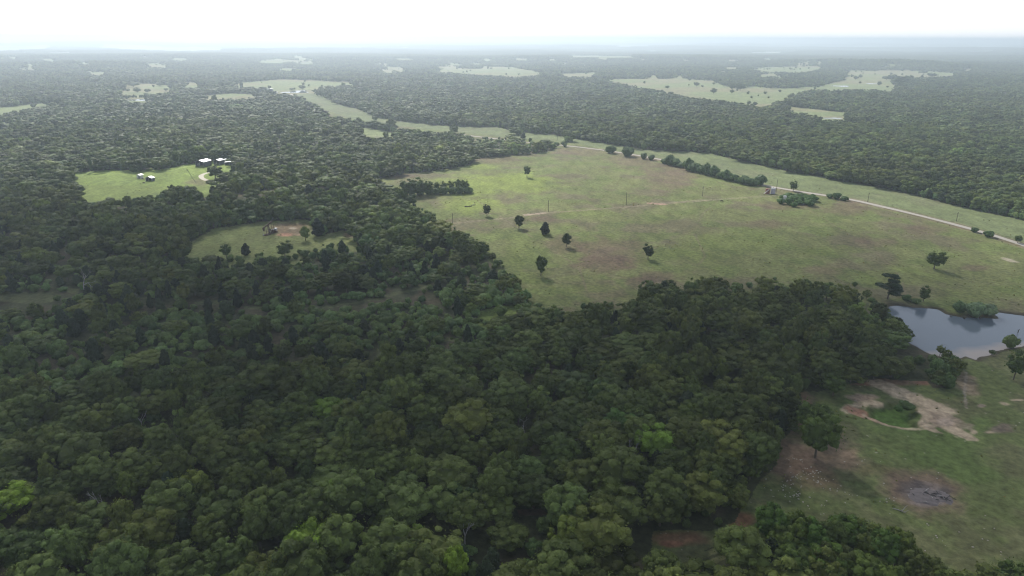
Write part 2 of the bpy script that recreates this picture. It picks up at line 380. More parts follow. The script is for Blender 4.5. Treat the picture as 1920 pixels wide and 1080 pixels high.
def build_ground():
    ys = np.concatenate([np.arange(1500, 1100, -6), np.arange(1100, 140, -1.25), np.arange(140, 80, -0.7), [79, 78, 77.2, 76.4, 75.8, 75.2]])
    dep = PITCH + np.arctan((ys - 540) / F)
    ds = np.concatenate([[25, 45], H / np.tan(dep)])
    ds = np.unique(np.clip(ds, 20, 42000)); ds = ds[np.concatenate([[True], np.diff(ds) > 0.05])]
    th = np.concatenate([np.arange(-180, -47, 5.0), np.arange(-46, 46.01, 0.098), np.arange(48, 180, 5.0)])
    T, D = np.meshgrid(np.radians(th), ds)
    x = D * np.sin(T); y = D * np.cos(T)
    # rows follow circles; straighten them in front so they track the picture rows
    k = np.clip(1 / np.maximum(np.cos(T), 0.5), 1, 1.6)
    x = x * k; y = y * k
    z = relief(x, y)
    vis = (y > 20) & (np.abs(np.degrees(T)) < 46.5)
    px, py = proj(x, y, z)
    px = np.where(vis, px, -9999); py = np.where(vis, py, -9999)
    wob = (fbm(x / 6, y / 6, 3) - 0.5)
    far = np.hypot(x, y)
    jit = np.clip(700 / far, 0.12, 1.0)
    cl = look(open_map, px + wob * 9 * jit, py + wob * 5 * jit)
    for hh in (1.5, 3.5, 6.0, 9.0):                      # ground just in front of an opening, behind the tree tops that hem it, is the same ground
        ax, ay = proj(x, y, z + hh); c2_ = look(open_map, np.where(vis, ax, -9999), ay)
        cl = np.where((cl == 0) & (c2_ != 2) & (c2_ != 7), c2_, cl)
    st = look(strip_map, px, py)
    n1 = fbm(x / 38, y / 38, 4); n2 = fbm(x / 11 + 40, y / 11, 4); n3 = fbm(x / 2.6, y / 2.6 + 9, 4)
    C = np.zeros(x.shape + (3,))
    def setc(mask, c): C[mask] = c
    def mixc(wt, c):
        wt = np.clip(wt, 0, 1)[..., None]; C[...] = C * (1 - wt) + np.array(c) * wt
    setc(slice(None), (0.055, 0.060, 0.030))
    floor = sstep(0.45, 0.7, n2); mixc(floor * (cl == 0) * 0.7, (0.080, 0.062, 0.042))
    OL = np.array((0.142, 0.154, 0.059)); BR = np.array((0.125, 0.100, 0.068)); GR = np.array((0.120, 0.150, 0.046))
    main = (cl == 1)
    C[main] = OL
    mixc(main * sstep(0.46, 0.62, fbm(x / 30, y / 30, 5)) * 0.6, BR)
    mixc(main * sstep(0.48, 0.62, fbm(x / 17 + 77, y / 17 + 3, 5)) * 0.75, GR)
    def blob(cx, cy, rx, ry, c, amt=1.0, rot=0.0, rough=0.7):
        co, si = math.cos(rot), math.sin(rot)
        dx = (px - cx); dy = (py - cy)
        u = (dx * co + dy * si) / rx; v = (-dx * si + dy * co) / ry
        r = np.sqrt(u * u + v * v) + (n2 - 0.5) * rough + (n3 - 0.5) * rough * 0.5
        mixc((1 - sstep(0.45, 1.15, r)) * amt * (cl > 0), c)
    PURP = (0.135, 0.088, 0.068)
    for b in ((1145, 470, 75, 35), (1060, 455, 35, 25), (1130, 495, 60, 20), (1260, 330, 60, 30), (1200, 300, 70, 18), (1020, 412, 35, 9), (1545, 505, 50, 13),
              (1640, 455, 45, 12), (1480, 385, 60, 10), (1590, 390, 50, 16), (1830, 502, 30, 7), (1740, 430, 50, 9), (740, 330, 60, 5), (930, 300, 50, 9),
              (1090, 285, 60, 9), (1440, 420, 40, 10), (1820, 420, 40, 9), (1230, 520, 60, 14)):
        blob(*b, PURP, 0.55, rough=1.1)
    LG = (0.135, 0.165, 0.046)
    for b in ((940, 345, 110, 22), (870, 350, 60, 25), (980, 335, 60, 12), (900, 312, 40, 6), (880, 385, 60, 18), (1000, 520, 50, 18), (975, 470, 30, 30),
              (1380, 450, 110, 25), (1560, 470, 80, 10), (1300, 480, 70, 16), (1700, 520, 110, 20), (1830, 545, 90, 18), (1100, 400, 60, 10),
              (1780, 590, 60, 10), (1110, 540, 60, 10)):
        blob(*b, (0.175, 0.215, 0.050) if b[1] < 390 and b[0] < 1010 else LG, 0.85 if b[1] < 390 and b[0] < 1010 else 0.6, rough=0.9)  # far left end: the sun patch is painted into the grass as brighter green
    # strip beyond the road: mown pale hay
    s = (st == 1) & main
    C[s] = (0.135, 0.160, 0.072)
    mixc(s * sstep(0.45, 0.65, n1) * 0.5, (0.150, 0.150, 0.085))
    C[cl == 2] = (0.115, 0.098, 0.060)
    p_ = cl == 3
    C[p_] = (0.195, 0.255, 0.062); mixc(p_ * sstep(0.45, 0.62, n1) * 0.6, (0.16, 0.21, 0.055))
    mixc(p_ * (py > 348) * 0.3, (0.15, 0.16, 0.06))
    blob(370, 342, 25, 8, (0.17, 0.15, 0.08), 0.8)
    c_ = cl == 4
    C[c_] = (0.165, 0.182, 0.066); mixc(c_ * sstep(0.45, 0.62, n2) * 0.5, (0.14, 0.17, 0.055))
    blob(545, 430, 52, 14, (0.21, 0.145, 0.095), 0.85); blob(535, 440, 20, 4, (0.42, 0.22, 0.15), 0.9); blob(565, 440, 20, 3, (0.40, 0.28, 0.20), 0.8)
    blob(550, 428, 9, 2.5, (0.5, 0.42, 0.32), 0.9); blob(655, 440, 18, 6, (0.26, 0.17, 0.11), 0.8)
    d_ = cl == 5
    C[d_] = (0.110, 0.132, 0.048)
    mixc(d_ * sstep(0.46, 0.62, fbm(x / 15, y / 15, 5)) * 0.5, (0.112, 0.098, 0.058))
    mixc(d_ * sstep(0.5, 0.7, fbm(x / 19 + 9, y / 19 + 3, 4)) * 0.7, (0.098, 0.142, 0.040))
    C[cl == 6] = (0.13, 0.17, 0.045)
    C[cl == 7] = (0.086, 0.096, 0.044)
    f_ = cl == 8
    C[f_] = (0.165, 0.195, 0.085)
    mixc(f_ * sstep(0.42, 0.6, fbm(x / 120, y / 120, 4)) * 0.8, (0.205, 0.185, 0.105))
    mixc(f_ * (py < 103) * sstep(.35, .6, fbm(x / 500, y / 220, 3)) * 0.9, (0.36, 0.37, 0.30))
    SAND = (0.42, 0.33, 0.235); RED = (0.25, 0.125, 0.08); GREY = (0.17, 0.145, 0.135)
    # bottom-right clearing
    blob(1475, 860, 60, 60, (0.15, 0.095, 0.072), 0.85, rough=1.0); blob(1560, 845, 70, 40, (0.18, 0.125, 0.092), 0.8, 0.3, 1.0)
    blob(1530, 905, 60, 30, (0.15, 0.095, 0.065), 0.6, rough=1.1); blob(1595, 850, 18, 12, (0.26, 0.18, 0.12), 0.6)
    blob(1500, 765, 30, 35, (0.17, 0.10, 0.075), 0.9); blob(1390, 975, 30, 16, (0.24, 0.12, 0.07), 0.9); blob(1270, 1010, 60, 16, RED, 0.75); blob(1262, 1020, 30, 7, (0.28, 0.13, 0.085), .7)
    blob(715, 1030, 28, 10, (0.24, 0.15, 0.11), 0.8); blob(1000, 960, 40, 10, (0.11, 0.07, 0.05), 0.8)
    blob(1810, 720, 40, 20, (0.22, 0.16, 0.115), 0.8, 0.7, 1.0); blob(1790, 770, 60, 30, (0.14, 0.12, 0.07), 0.5)
    blob(1650, 716, 110, 9, (0.20, 0.125, 0.085), 0.9); blob(1625, 719, 26, 6, RED, 0.9); blob(1735, 718, 25, 6, (0.22, 0.10, 0.08), 0.7)
    # eroded pit
    for (a, b, c2, d2, r2, cc) in ((1690, 740, 55, 12, 0.35, SAND), (1735, 762, 32, 15, 0.5, SAND), (1620, 748, 24, 9, 0, (0.26, 0.19, 0.14)), (1612, 772, 22, 11, 0.35, RED),
                                   (1640, 762, 32, 5, 0.1, SAND), (1765, 785, 40, 17, 0.3, (0.30, 0.225, 0.165)), (1800, 812, 34, 7, 0.3, SAND), (1735, 798, 22, 4, 0.1, SAND),
                                   (1775, 790, 14, 8, 0, (0.36, 0.28, 0.22)), (1826, 810, 10, 6, 0.2, SAND), (1855, 810, 14, 4, 0, SAND),
                                   (1875, 805, 30, 10, 0, (0.14, 0.11, 0.085)), (1885, 757, 14, 4, 0.2, SAND), (1905, 750, 18, 2.5, 0, SAND), (1840, 761, 9, 4, 0, (0.28, 0.22, 0.17))):
        blob(a, b, c2, d2, cc, 0.95, r2, 1.3)
    def stroke(line, wd, c, amt=1.0, br=0.3):
        W = wpoly(line)
        dd = sdist(x, y, W, False)
        mixc((1 - sstep(wd * 0.5, wd * 1.1, dd + (n3 - 0.5) * wd + (n2 - .5) * wd)) * amt * (n2 > br), c)
    stroke([(1648, 721), (1690, 735), (1738, 756), (1768, 770)], 5.0, SAND, .9, .34); stroke([(1590, 771), (1608, 760), (1638, 755), (1662, 764)], 2.8, SAND, .9)
    stroke([(1596, 772), (1622, 782), (1660, 793)], 1.7, (0.38, 0.24, 0.17), .95); stroke([(1600, 768), (1618, 774)], 3.2, (0.36, 0.19, 0.125), .8)
    stroke([(1722, 765), (1737, 778), (1731, 796), (1748, 805)], 1.8, SAND, .95); stroke([(1742, 804), (1785, 812), (1826, 824)], 1.8, SAND, .8, .45)
    stroke([(1600, 746), (1636, 742)], 2.8, (0.27, 0.20, 0.15), .8); stroke([(1770, 780), (1812, 800)], 3.5, (0.27, 0.21, 0.155), .7)
    pit = sdist(x, y, PIT_W) * 1.0
    pit = np.where(np.abs(x - PIT_W[:, 0].mean()) + np.abs(y - PIT_W[:, 1].mean()) < 80, pit, -50)
    mixc(sstep(-0.5, 1.0, pit + (n3 - 0.5) * 3), (0.090, 0.115, 0.038)); mixc(sstep(1.5, 4, pit + (n2 - 0.5) * 4) * 0.8, (0.080, 0.145, 0.030))
    z -= 1.9 * sstep(-1.0, 2.5, pit + (n3 - 0.5) * 2)
    mixc((1 - sstep(0.2, 1.2, np.abs(pit + 0.7 + (n2 - .5) * 4))) * sstep(.42, .55, fbm(x / 7 + 3, y / 7, 3)) * 0.8, SAND)
    # burnt patch
    blob(1740, 925, 90, 50, (0.175, 0.120, 0.090), 0.85, 0.25, 1.0); blob(1742, 930, 48, 26, (0.19, 0.16, 0.155), 0.9, 0.1, 0.9)
    blob(1715, 915, 30, 14, (0.06, 0.05, 0.05), 0.6, 0, 1.4); blob(1765, 925, 22, 10, (0.05, 0.045, 0.045), 0.7, 0, 1.5)
    blob(1640, 880, 40, 12, (0.13, 0.11, 0.05), 0.4)
    # pale clods in the short grass
    near = far < 330
    cl_ = near & d_ & (vnoise(x / 0.45, y / 0.45) > 0.97) & (n1 > 0.5)
    mixc(cl_ * 0.7, (0.34, 0.31, 0.26))
    # tracks
    def stroke(line, wd, c, amt=1.0, br=0.3):
        W = wpoly(line)
        dd = sdist(x, y, W, False)
        mixc((1 - sstep(wd * 0.5, wd * 1.1, dd + (n3 - 0.5) * wd)) * amt * (n2 > br), c)
    dr = sdist(x, y, ROAD_W, False)
    mixc((1 - sstep(4.0, 7.5, dr + (n2 - .5) * 5)) * 0.6 * (far < 2000), (0.165, 0.12, 0.085))
    z -= 0.35 * (1 - sstep(1.2, 2.2, np.abs(dr - 4.6))) * (far < 1200)
    stroke([(849, 419), (960, 408), (1017, 400), (1174, 388), (1350, 374)], 1.4, (0.25, 0.20, 0.14), 0.75)
    for ln in ([(1350, 374), (1318, 400), (1300, 432), (1322, 480), (1300, 512)], [(890, 372), (930, 400), (1000, 446), (1085, 500), (1100, 545)], [(1480, 370), (1560, 420), (1640, 470), (1690, 520), (1700, 560)],
               [(1350, 374), (1250, 379), (1200, 383)], [(1100, 300), (1180, 330), (1300, 350), (1430, 366)]):
        stroke(ln, .8, (0.17, 0.135, 0.09), .5, .38)
    stroke([(1512, 361), (1480, 365.5), (1420, 369), (1350, 373.5), (1290, 377), (1230, 382)], 1.5, (0.25, 0.215, 0.15), .7, .25)
    stroke([(985, 403), (1020, 399.5)], 2.0, (0.42, 0.33, 0.26), 0.9); stroke([(1218, 381), (1245, 383)], 3.0, (0.38, 0.24, 0.19), 0.8)
    stroke([(1640, 384.5), (1655, 388)], 2.2, (0.42, 0.38, 0.33), 0.8); stroke([(1812, 698), (1808, 735), (1812, 765)], 0.5, (0.3, 0.25, 0.2), 0.7)
    stroke([(210, 341), (262, 337), (330, 329), (352, 322)], 1.2, (0.10, 0.13, 0.05), 0.5); stroke([(290, 323), (350, 319)], 1.5, (0.09, 0.12, 0.045), 0.6)
    stroke([(300, 327), (360, 322)], 1.2, (0.10, 0.13, 0.05), 0.5)
    stroke([(1886, 485), (1900, 490)], 3, (0.4, 0.34, 0.27), 0.7)
    # pond basin
    pb = (x > POND_W[:, 0].min() - 30) & (x < POND_W[:, 0].max() + 30) & (y > POND_W[:, 1].min() - 30) & (y < POND_W[:, 1].max() + 30)
    ps = np.full(x.shape, -50.0); ps[pb] = sdist(x[pb], y[pb], POND_W)
    ps = ps + (n3 - 0.5) * 1.2 + (n2 - 0.5) * 1.6
    z -= 2.4 * sstep(-2.2, 6.0, ps)
    mixc(sstep(-3.2, -0.6, ps) * 0.9, (0.075, 0.060, 0.040)); mixc(sstep(-0.4, 0.6, ps), (0.05, 0.045, 0.035))
    nr, nc = x.shape
    V = np.stack([x, y, z], -1).reshape(-1, 3)
    i = np.arange(nr - 1)[:, None] * nc + np.arange(nc)[None, :]
    j = np.arange(nr - 1)[:, None] * nc + (np.arange(nc)[None, :] + 1) % nc
    Q = np.stack([i, j, j + nc, i + nc], -1).reshape(-1, 4)
    cen = len(V); V = np.vstack([V, [[0, 0, 0]]])
    a = np.arange(nc); Tt = np.stack([np.full(nc, cen), (a + 1) % nc, a], -1)
    CC = np.ones((len(V), 4), np.float32); CC[:-1, :3] = C.reshape(-1, 3); CC[-1, :3] = (0.06, 0.06, 0.03)
    Q = Q[:, ::-1]; Tt = Tt[:, ::-1]
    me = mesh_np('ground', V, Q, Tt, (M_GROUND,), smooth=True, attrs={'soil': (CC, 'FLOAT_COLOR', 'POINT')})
    o = link('ground', me); tag(o, kind='structure')
    return o
G = build_ground()
if sum(p.normal.z for p in G.data.polygons[1000:1010]) < 0: G.data.flip_normals()

def strip_mesh(name, line, width, mat, lift=0.03):
    W = []
    L = wpoly(line)
    pts = []
    for i in range(len(L) - 1):
        n = max(2, int(np.hypot(*(L[i + 1] - L[i])) / 6))
        for k in range(n): pts.append(L[i] + (L[i + 1] - L[i]) * k / n)
    pts.append(L[-1]); pts = np.array(pts)
    for _ in range(6): pts[1:-1] = (pts[:-2] + 2 * pts[1:-1] + pts[2:]) / 4
    t = np.gradient(pts, axis=0); t /= np.linalg.norm(t, axis=1)[:, None]
    nrm = np.stack([-t[:, 1], t[:, 0]], -1)
    s = np.arange(len(pts))
    wv = width * (0.9 + 0.25 * vnoise(s * 0.35, s * 0 + 3))
    cols = []
    for f in (-0.5, -0.25, 0, 0.25, 0.5):
        q = pts + nrm * (wv * f)[:, None] + nrm * ((vnoise(s * 0.9, s * 0 + f * 9) - 0.5) * 0.5)[:, None]
        cols.append(np.column_stack([q, relief(q[:, 0], q[:, 1]) + lift + 0.05 * (0.5 - abs(f))]))
    V = np.stack(cols, 1).reshape(-1, 3); m = 5
    Q = [(i * m + k, i * m + k + 1, (i + 1) * m + k + 1, (i + 1) * m + k) for i in range(len(pts) - 1) for k in range(4)]
    me = mesh_np(name, V, np.array(Q)[:, ::-1], None, (mat,), smooth=True)
    o = link(name, me); tag(o, kind='structure')
    if o.data.polygons[0].normal.z < 0: o.data.flip_normals()
    return o
M_GRAVEL = simple('gravel', (0.34, 0.31, 0.27), 0.95, noise=0.25, scale=0.8)
M_PALE = simple('pale_gravel', (0.52, 0.47, 0.38), 0.95, noise=0.2, scale=0.8)
strip_mesh('road', ROAD, 4.6, M_GRAVEL, 0.05)
strip_mesh('path', DRIVE, 4.0, M_PALE, 0.04)

# ------------------------------------------------------------------ water
def water_mat(name, murk):
    m, t, o = new_mat(name)
    p = t.nodes.new('ShaderNodeBsdfPrincipled'); p.inputs['Roughness'].default_value = 0.06; p.inputs['IOR'].default_value = 1.33
    g = t.nodes.new('ShaderNodeNewGeometry')
    n = t.nodes.new('ShaderNodeTexNoise'); n.inputs['Scale'].default_value = 1.3; n.inputs['Detail'].default_value = 4
    n2 = t.nodes.new('ShaderNodeTexNoise'); n2.inputs['Scale'].default_value = 0.07; n2.inputs['Detail'].default_value = 4
    b = t.nodes.new('ShaderNodeBump'); b.inputs['Strength'].default_value = 0.22; b.inputs['Distance'].default_value = 0.12
    t.links.new(g.outputs['Position'], n.inputs['Vector']); t.links.new(g.outputs['Position'], n2.inputs['Vector'])
    t.links.new(n.outputs['Fac'], b.inputs['Height']); t.links.new(b.outputs[0], p.inputs['Normal'])
    a = t.nodes.new('ShaderNodeAttribute'); a.attribute_name = 'silt'
    r = t.nodes.new('ShaderNodeMath'); r.operation = 'MULTIPLY_ADD'; r.inputs[1].default_value = 0.5
    mr = t.nodes.new('ShaderNodeMapRange'); mr.inputs[1].default_value = 0.55; mr.inputs[2].default_value = 0.85
    t.links.new(n2.outputs['Fac'], r.inputs[0]); t.links.new(a.outputs['Fac'], r.inputs[2]); t.links.new(r.outputs[0], mr.inputs[0])
    mx = t.nodes.new('ShaderNodeMix'); mx.data_type = 'RGBA'
    mx.inputs[6].default_value = (0.115, 0.142, 0.178, 1); mx.inputs[7].default_value = murk + (1,)
    t.links.new(mr.outputs[0], mx.inputs[0]); t.links.new(mx.outputs[2], p.inputs['Base Color'])
    t.links.new(p.outputs[0], o.inputs['Surface'])
    return m
M_WATER = water_mat('pond_water', (0.30, 0.25, 0.22))
def flat_water(poly, z, sc=1.0, silt=None):
    W = wpoly(poly); c = W.mean(0); W = c + (W - c) * sc
    xa, ya = W.min(0); xb, yb = W.max(0)
    st = max((xb - xa), (yb - ya)) / 70
    xs = np.arange(xa, xb + st, st); yy = np.arange(ya, yb + st, st)
    gx, gy = np.meshgrid(xs, yy)
    ins = sdist(gx, gy, W) > -st * 1.5
    pr = proj(gx, gy, gx * 0)
    sil = np.zeros(gx.shape) if silt is None else silt(*pr)
    idx = np.arange(gx.size).reshape(gx.shape)
    Q = np.stack([idx[:-1, :-1], idx[:-1, 1:], idx[1:, 1:], idx[1:, :-1]], -1)
    ok = ins[:-1, :-1] & ins[:-1, 1:] & ins[1:, 1:] & ins[1:, :-1]
    V = np.stack([gx, gy, np.full(gx.shape, z)], -1).reshape(-1, 3)
    me = mesh_np('pond_water', V, Q[ok], None, (M_WATER,), smooth=True, attrs={'silt': (sil.ravel().astype(np.float32), 'FLOAT', 'POINT')})
    return link('pond_water', me)
o = flat_water(POND, -0.55, 1.05, lambda px, py: sstep(628, 668, py + (px - 1800) * 0.12) * 0.62)
tag(o, kind='structure')
M_FARW = simple('bright_water', (.10, .12, .14), .03, 0, .05)
def far_pond(cx, cy, wd, ht):
    p = at(cx, cy)
    e = at(cx + wd / 2, cy); rx = (e - p).length
    f = at(cx, cy - ht / 2); g2 = at(cx, cy + ht / 2); ry = (f - g2).length / 2
    n = 28; V = [(p.x, p.y, p.z + 0.3)]
    for k in range(n):
        a = 2 * math.pi * k / n; q = 1 + 0.25 * math.sin(3 * a + cx) + 0.12 * math.sin(5 * a + cy)
        X, Y = p.x + rx * q * math.cos(a), p.y + ry * q * math.sin(a)
        V.append((X, Y, p.z + 0.3))
    T = [(0, 1 + k, 1 + (k + 1) % n) for k in range(n)]
    V = np.array(V); V[:, 2] = relief(V[:, 0], V[:, 1]).max() + 0.25
    me = mesh_np('pond_water', V, None, np.array(T), (M_FARW,), attrs={'silt': (np.zeros(n + 1, np.float32), 'FLOAT', 'POINT')})
    tag(link('pond_water', me), kind='structure')
for q in ((262, 187.5, 46, 3.0), (556, 172.5, 42, 4.6), (1577, 161.7, 30, 1.8), (1636, 157.2, 22, 1.4), (66, 143.8, 18, 1.6), (1563, 222, 34, 1.8)):
    far_pond(*q)

# ------------------------------------------------------------------ tree shapes
def ico(sub):
    t = (1 + 5 ** .5) / 2
    V = np.array([(-1, t, 0), (1, t, 0), (-1, -t, 0), (1, -t, 0), (0, -1, t), (0, 1, t), (0, -1, -t), (0, 1, -t), (t, 0, -1), (t, 0, 1), (-t, 0, -1), (-t, 0, 1)], float)
    V /= np.linalg.norm(V[0])
    Fc = [(0, 11, 5), (0, 5, 1), (0, 1, 7), (0, 7, 10), (0, 10, 11), (1, 5, 9), (5, 11, 4), (11, 10, 2), (10, 7, 6), (7, 1, 8), (3, 9, 4), (3, 4, 2), (3, 2, 6), (3, 6, 8), (3, 8, 9), (4, 9, 5), (2, 4, 11), (6, 2, 10), (8, 6, 7), (9, 8, 1)]
    V = [tuple(v) for v in V]
    for _ in range(sub):
        cache = {}; nf = []
        def mid(a, b):
            k = (min(a, b), max(a, b))
            if k not in cache:
                m = (np.array(V[a]) + np.array(V[b])) / 2; m /= np.linalg.norm(m); cache[k] = len(V); V.append(tuple(m))
            return cache[k]
        for a, b, c in Fc:
            ab, bc, ca = mid(a, b), mid(b, c), mid(c, a)
            nf += [(a, ab, ca), (b, bc, ab), (c, ca, bc), (ab, bc, ca)]
        Fc = nf
    return np.array(V), np.array(Fc)
ICO = [ico(0), ico(1), ico(2)]

class TB:
    """collects tree geometry: quads (cards), triangles (blobs), bark tubes"""
    def __init__(s, seed): s.r = np.random.default_rng(seed); s.V = []; s.T = []; s.Q = []; s.lt = []; s.lq = []; s.mt = []; s.mq = []; s.n = 0
    def blob(s, c, rad, sub, rough, leaf, mat=0):
        v, f = ICO[sub]
        k = 1 + s.r.normal(0, rough, (len(v), 1))
        v = v * k * np.array(rad) + np.array(c)
        s.V.append(v); s.T.append(f + s.n); s.lt.append(np.full(len(f), leaf) * s.r.uniform(0.88, 1.12, len(f))); s.mt.append(np.full(len(f), mat)); s.n += len(v)
    def cards(s, P, N, size, leaf, mat=0, asp=0.7):
        n = len(P)
        if n == 0: return
        a = s.r.normal(size=(n, 3)); N = N / np.linalg.norm(N, axis=1)[:, None]
        t = np.cross(N, a); t /= np.linalg.norm(t, axis=1)[:, None] + 1e-9; b = np.cross(N, t)
        sz = (size * s.r.uniform(0.6, 1.35, n))[:, None]
        t = t * sz * 0.5; b = b * sz * 0.5 * asp
        v = np.stack([P - t, P - b * s.r.uniform(.7, 1.3, (n, 1)) + t * .2, P + t, P + b * s.r.uniform(.7, 1.3, (n, 1)) - t * .2], 1)
        s.V.append(v.reshape(-1, 3)); s.Q.append(np.arange(4 * n).reshape(n, 4) + s.n); s.lq.append(leaf * np.ones(n)); s.mq.append(np.full(n, mat)); s.n += 4 * n
    def tube(s, pts, rads, k=5, mat=1):
        pts = np.array(pts, float); m = len(pts)
        ring = []
        for i in range(m):
            d = pts[min(i + 1, m - 1)] - pts[max(i - 1, 0)]; d /= np.linalg.norm(d) + 1e-9
            u = np.cross(d, (0.3, 0.9, 0.2)); u /= np.linalg.norm(u) + 1e-9; w_ = np.cross(d, u)
            a = np.arange(k) * 2 * math.pi / k
            ring.append(pts[i] + rads[i] * (np.cos(a)[:, None] * u + np.sin(a)[:, None] * w_))
        V = np.concatenate(ring); Q = [(i * k + j, i * k + (j + 1) % k, (i + 1) * k + (j + 1) % k, (i + 1) * k + j) for i in range(m - 1) for j in range(k)]
        s.V.append(V); s.Q.append(np.array(Q) + s.n); s.lq.append(np.ones(len(Q))); s.mq.append(np.full(len(Q), mat)); s.n += len(V)
    def mesh(s, name, mats):
        V = np.concatenate(s.V)
        Q = np.concatenate(s.Q) if s.Q else None; T = np.concatenate(s.T) if s.T else None
        leaf = np.concatenate(([np.concatenate(s.lq)] if s.Q else []) + ([np.concatenate(s.lt)] if s.T else []))
        mi = np.concatenate(([np.concatenate(s.mq)] if s.Q else []) + ([np.concatenate(s.mt)] if s.T else []))
        return mesh_np(name, V, Q, T, mats, mi, False, {'leaf': (leaf.astype(np.float32), 'FLOAT', 'FACE')})

def sph(r, n, zmin=-1.0):
    z = r.uniform(zmin, 1, n); a = r.uniform(0, 2 * math.pi, n); q = np.sqrt(1 - z * z)
    return np.stack([q * np.cos(a), q * np.sin(a), z], -1)

def oak_crown(tb, Rd, h, ncl, ncard, csize, lod, low=False):
    """crown from lobes; unit tree about Rd wide (radius) and h tall"""
    r = tb.r
    c0 = np.array([0, 0, 0.54 * h]); E = np.array([Rd * r.uniform(.85, 1.1), Rd * r.uniform(.85, 1.1), 0.42 * h])
    if low: c0[2] = 0.53 * h; E[2] = 0.46 * h
    lob = sph(r, 4, -0.3 if low else -0.1); la = r.uniform(0.0, 0.18 if low else 0.35, 4)
    def amp(d): return 0.80 + sum(a * np.clip(d @ l, 0, 1) ** 2 for a, l in zip(la, lob))
    core = 0.66 if lod < 2 else 0.78
    if low: core *= .82
    tb.blob(c0 - (0, 0, 0.03 * h), E * core, 2 if lod < 2 else 1, 0.07, 0.85)
    D = sph(r, ncl, -0.9 if low else -0.6)
    for d in D:
        a = amp(d)
        c = c0 + d * E * a * (r.uniform(0.62, 0.88) if low else r.uniform(0.74, 0.98)); cr = Rd * (r.uniform(0.13, 0.28) if lod == 0 else r.uniform(0.26, 0.40))
        lf = r.uniform(0.70, 1.28)
        sq = np.array([1, 1, 0.78])
        tb.blob(c, cr * 0.86 * sq, 1, 0.12, lf * 0.95)
        if ncard:
            n = int(ncard * (cr / (0.21 * Rd)) ** 2)
            dd = sph(r, n, -0.5); out = d * 0.5 + dd
            P = c + dd * cr * sq * r.uniform(0.78, 1.16, (n, 1))
            N = dd + r.normal(0, 0.32, (n, 3)) + (0, 0, 0.15)
            tb.cards(P, N, csize, lf * r.uniform(0.8, 1.2, n))
    if ncard and lod == 0:                       # sprigs breaking the outline
        n = ncard * 4
        d = sph(r, n, -0.3); P = c0 + d * E * (amp(d)[:, None]) * r.uniform(0.95, 1.22, (n, 1))
        tb.cards(P, d + r.normal(0, .6, (n, 3)), csize * 0.9, r.uniform(0.8, 1.25, n))
def oak_trunk(tb, Rd, h, full=True, mat=1):
    r = tb.r; lean = r.normal(0, 0.03 * h, 2)
    top = (lean[0], lean[1], 0.55 * h)
    tb.tube([(0, 0, -0.3), (lean[0] * .3, lean[1] * .3, 0.2 * h), (lean[0] * .6, lean[1] * .6, .36 * h), top], [0.045 * Rd + .12, .035 * Rd + .08, .03 * Rd + .06, .06], 6, mat)
    if full:
        for k in range(5):
            a = r.uniform(0, 6.28); q = Rd * r.uniform(.45, .7); z0 = h * r.uniform(.22, .4)
            tb.tube([(lean[0] * .5, lean[1] * .5, z0), (q * .5 * math.cos(a), q * .5 * math.sin(a), z0 + .14 * h), (q * math.cos(a), q * math.sin(a), z0 + .30 * h)], [.1, .08, .03], 4, mat)
def cedar_crown(tb, Rd, h, ncl, ncard, csize, lod, point=0.75):
    r = tb.r
    prof = lambda t: np.clip(np.minimum(1.0, 0.55 + 3.2 * t), 0, 1) * (1 - t ** 2.2) ** point
    for t in (0.2, 0.38, 0.56, 0.74, 0.9):
        tb.blob((0, 0, 0.08 * h + t * 0.86 * h), np.array([1, 1, 1.0]) * Rd * 0.78 * prof(t) * np.array([1, 1, 0.9]) + 0.05, 1, 0.08, 0.85)
    for k in range(ncl):
        t = r.uniform(0.0, 1.0) ** 0.9; a = r.uniform(0, 6.283)
        rr = Rd * prof(t) * r.uniform(0.68, 0.92)
        c = np.array([rr * math.cos(a), rr * math.sin(a), 0.08 * h + t * 0.86 * h]); cr = Rd * r.uniform(.2, .32) * (1 - .45 * t)
        lf = r.uniform(.82, 1.18)
        tb.blob(c, cr * np.array([.85, .85, 1.05]), 1, .14, lf)
        if ncard:
            dd = sph(r, ncard, -0.4); P = c + dd * cr * r.uniform(.8, 1.2, (ncard, 1))
            N = dd + r.normal(0, .4, (ncard, 3)); tb.cards(P, N, csize, lf * r.uniform(.8, 1.2, ncard))
def bush_body(tb, Rd, h, ncl, ncard, csize):
    r = tb.r
    tb.blob((0, 0, 0.42 * h), (Rd * .72, Rd * .72, .48 * h), 1, .06, .85)
    D = sph(r, ncl, -0.1)
    for d in D:
        c = np.array([0, 0, .38 * h]) + d * np.array([Rd, Rd, .52 * h]) * r.uniform(.55, .8); cr = Rd * r.uniform(.26, .42); lf = r.uniform(.82, 1.2)
        tb.blob(c, cr * np.array([.85, .85, .95]), 1, .1, lf)
        dd = sph(r, ncard, -0.5); P = c + dd * cr * r.uniform(.8, 1.2, (ncard, 1))
        N = dd + r.normal(0, .5, (ncard, 3)) + (0, 0, .3); tb.cards(P, N, csize, lf * r.uniform(.8, 1.25, ncard))
def pine_crown(tb, Rd, h):
    r = tb.r
    for k in range(26):
        t = r.uniform(0.28, 1.0); a = r.uniform(0, 6.283); q = Rd * (1.15 - t) ** .6 * r.uniform(.3, 1.0)
        c = np.array([q * math.cos(a), q * math.sin(a), t * h]); cr = Rd * r.uniform(.22, .36)
        tb.blob(c, cr * np.array([1, 1, .38]), 1, .15, .9)
        dd = sph(r, 90, -.6); P = c + dd * cr * np.array([1.15, 1.15, .5]); tb.cards(P, dd + r.normal(0, .5, (90, 3)), .42, r.uniform(.75, 1.25, 90))

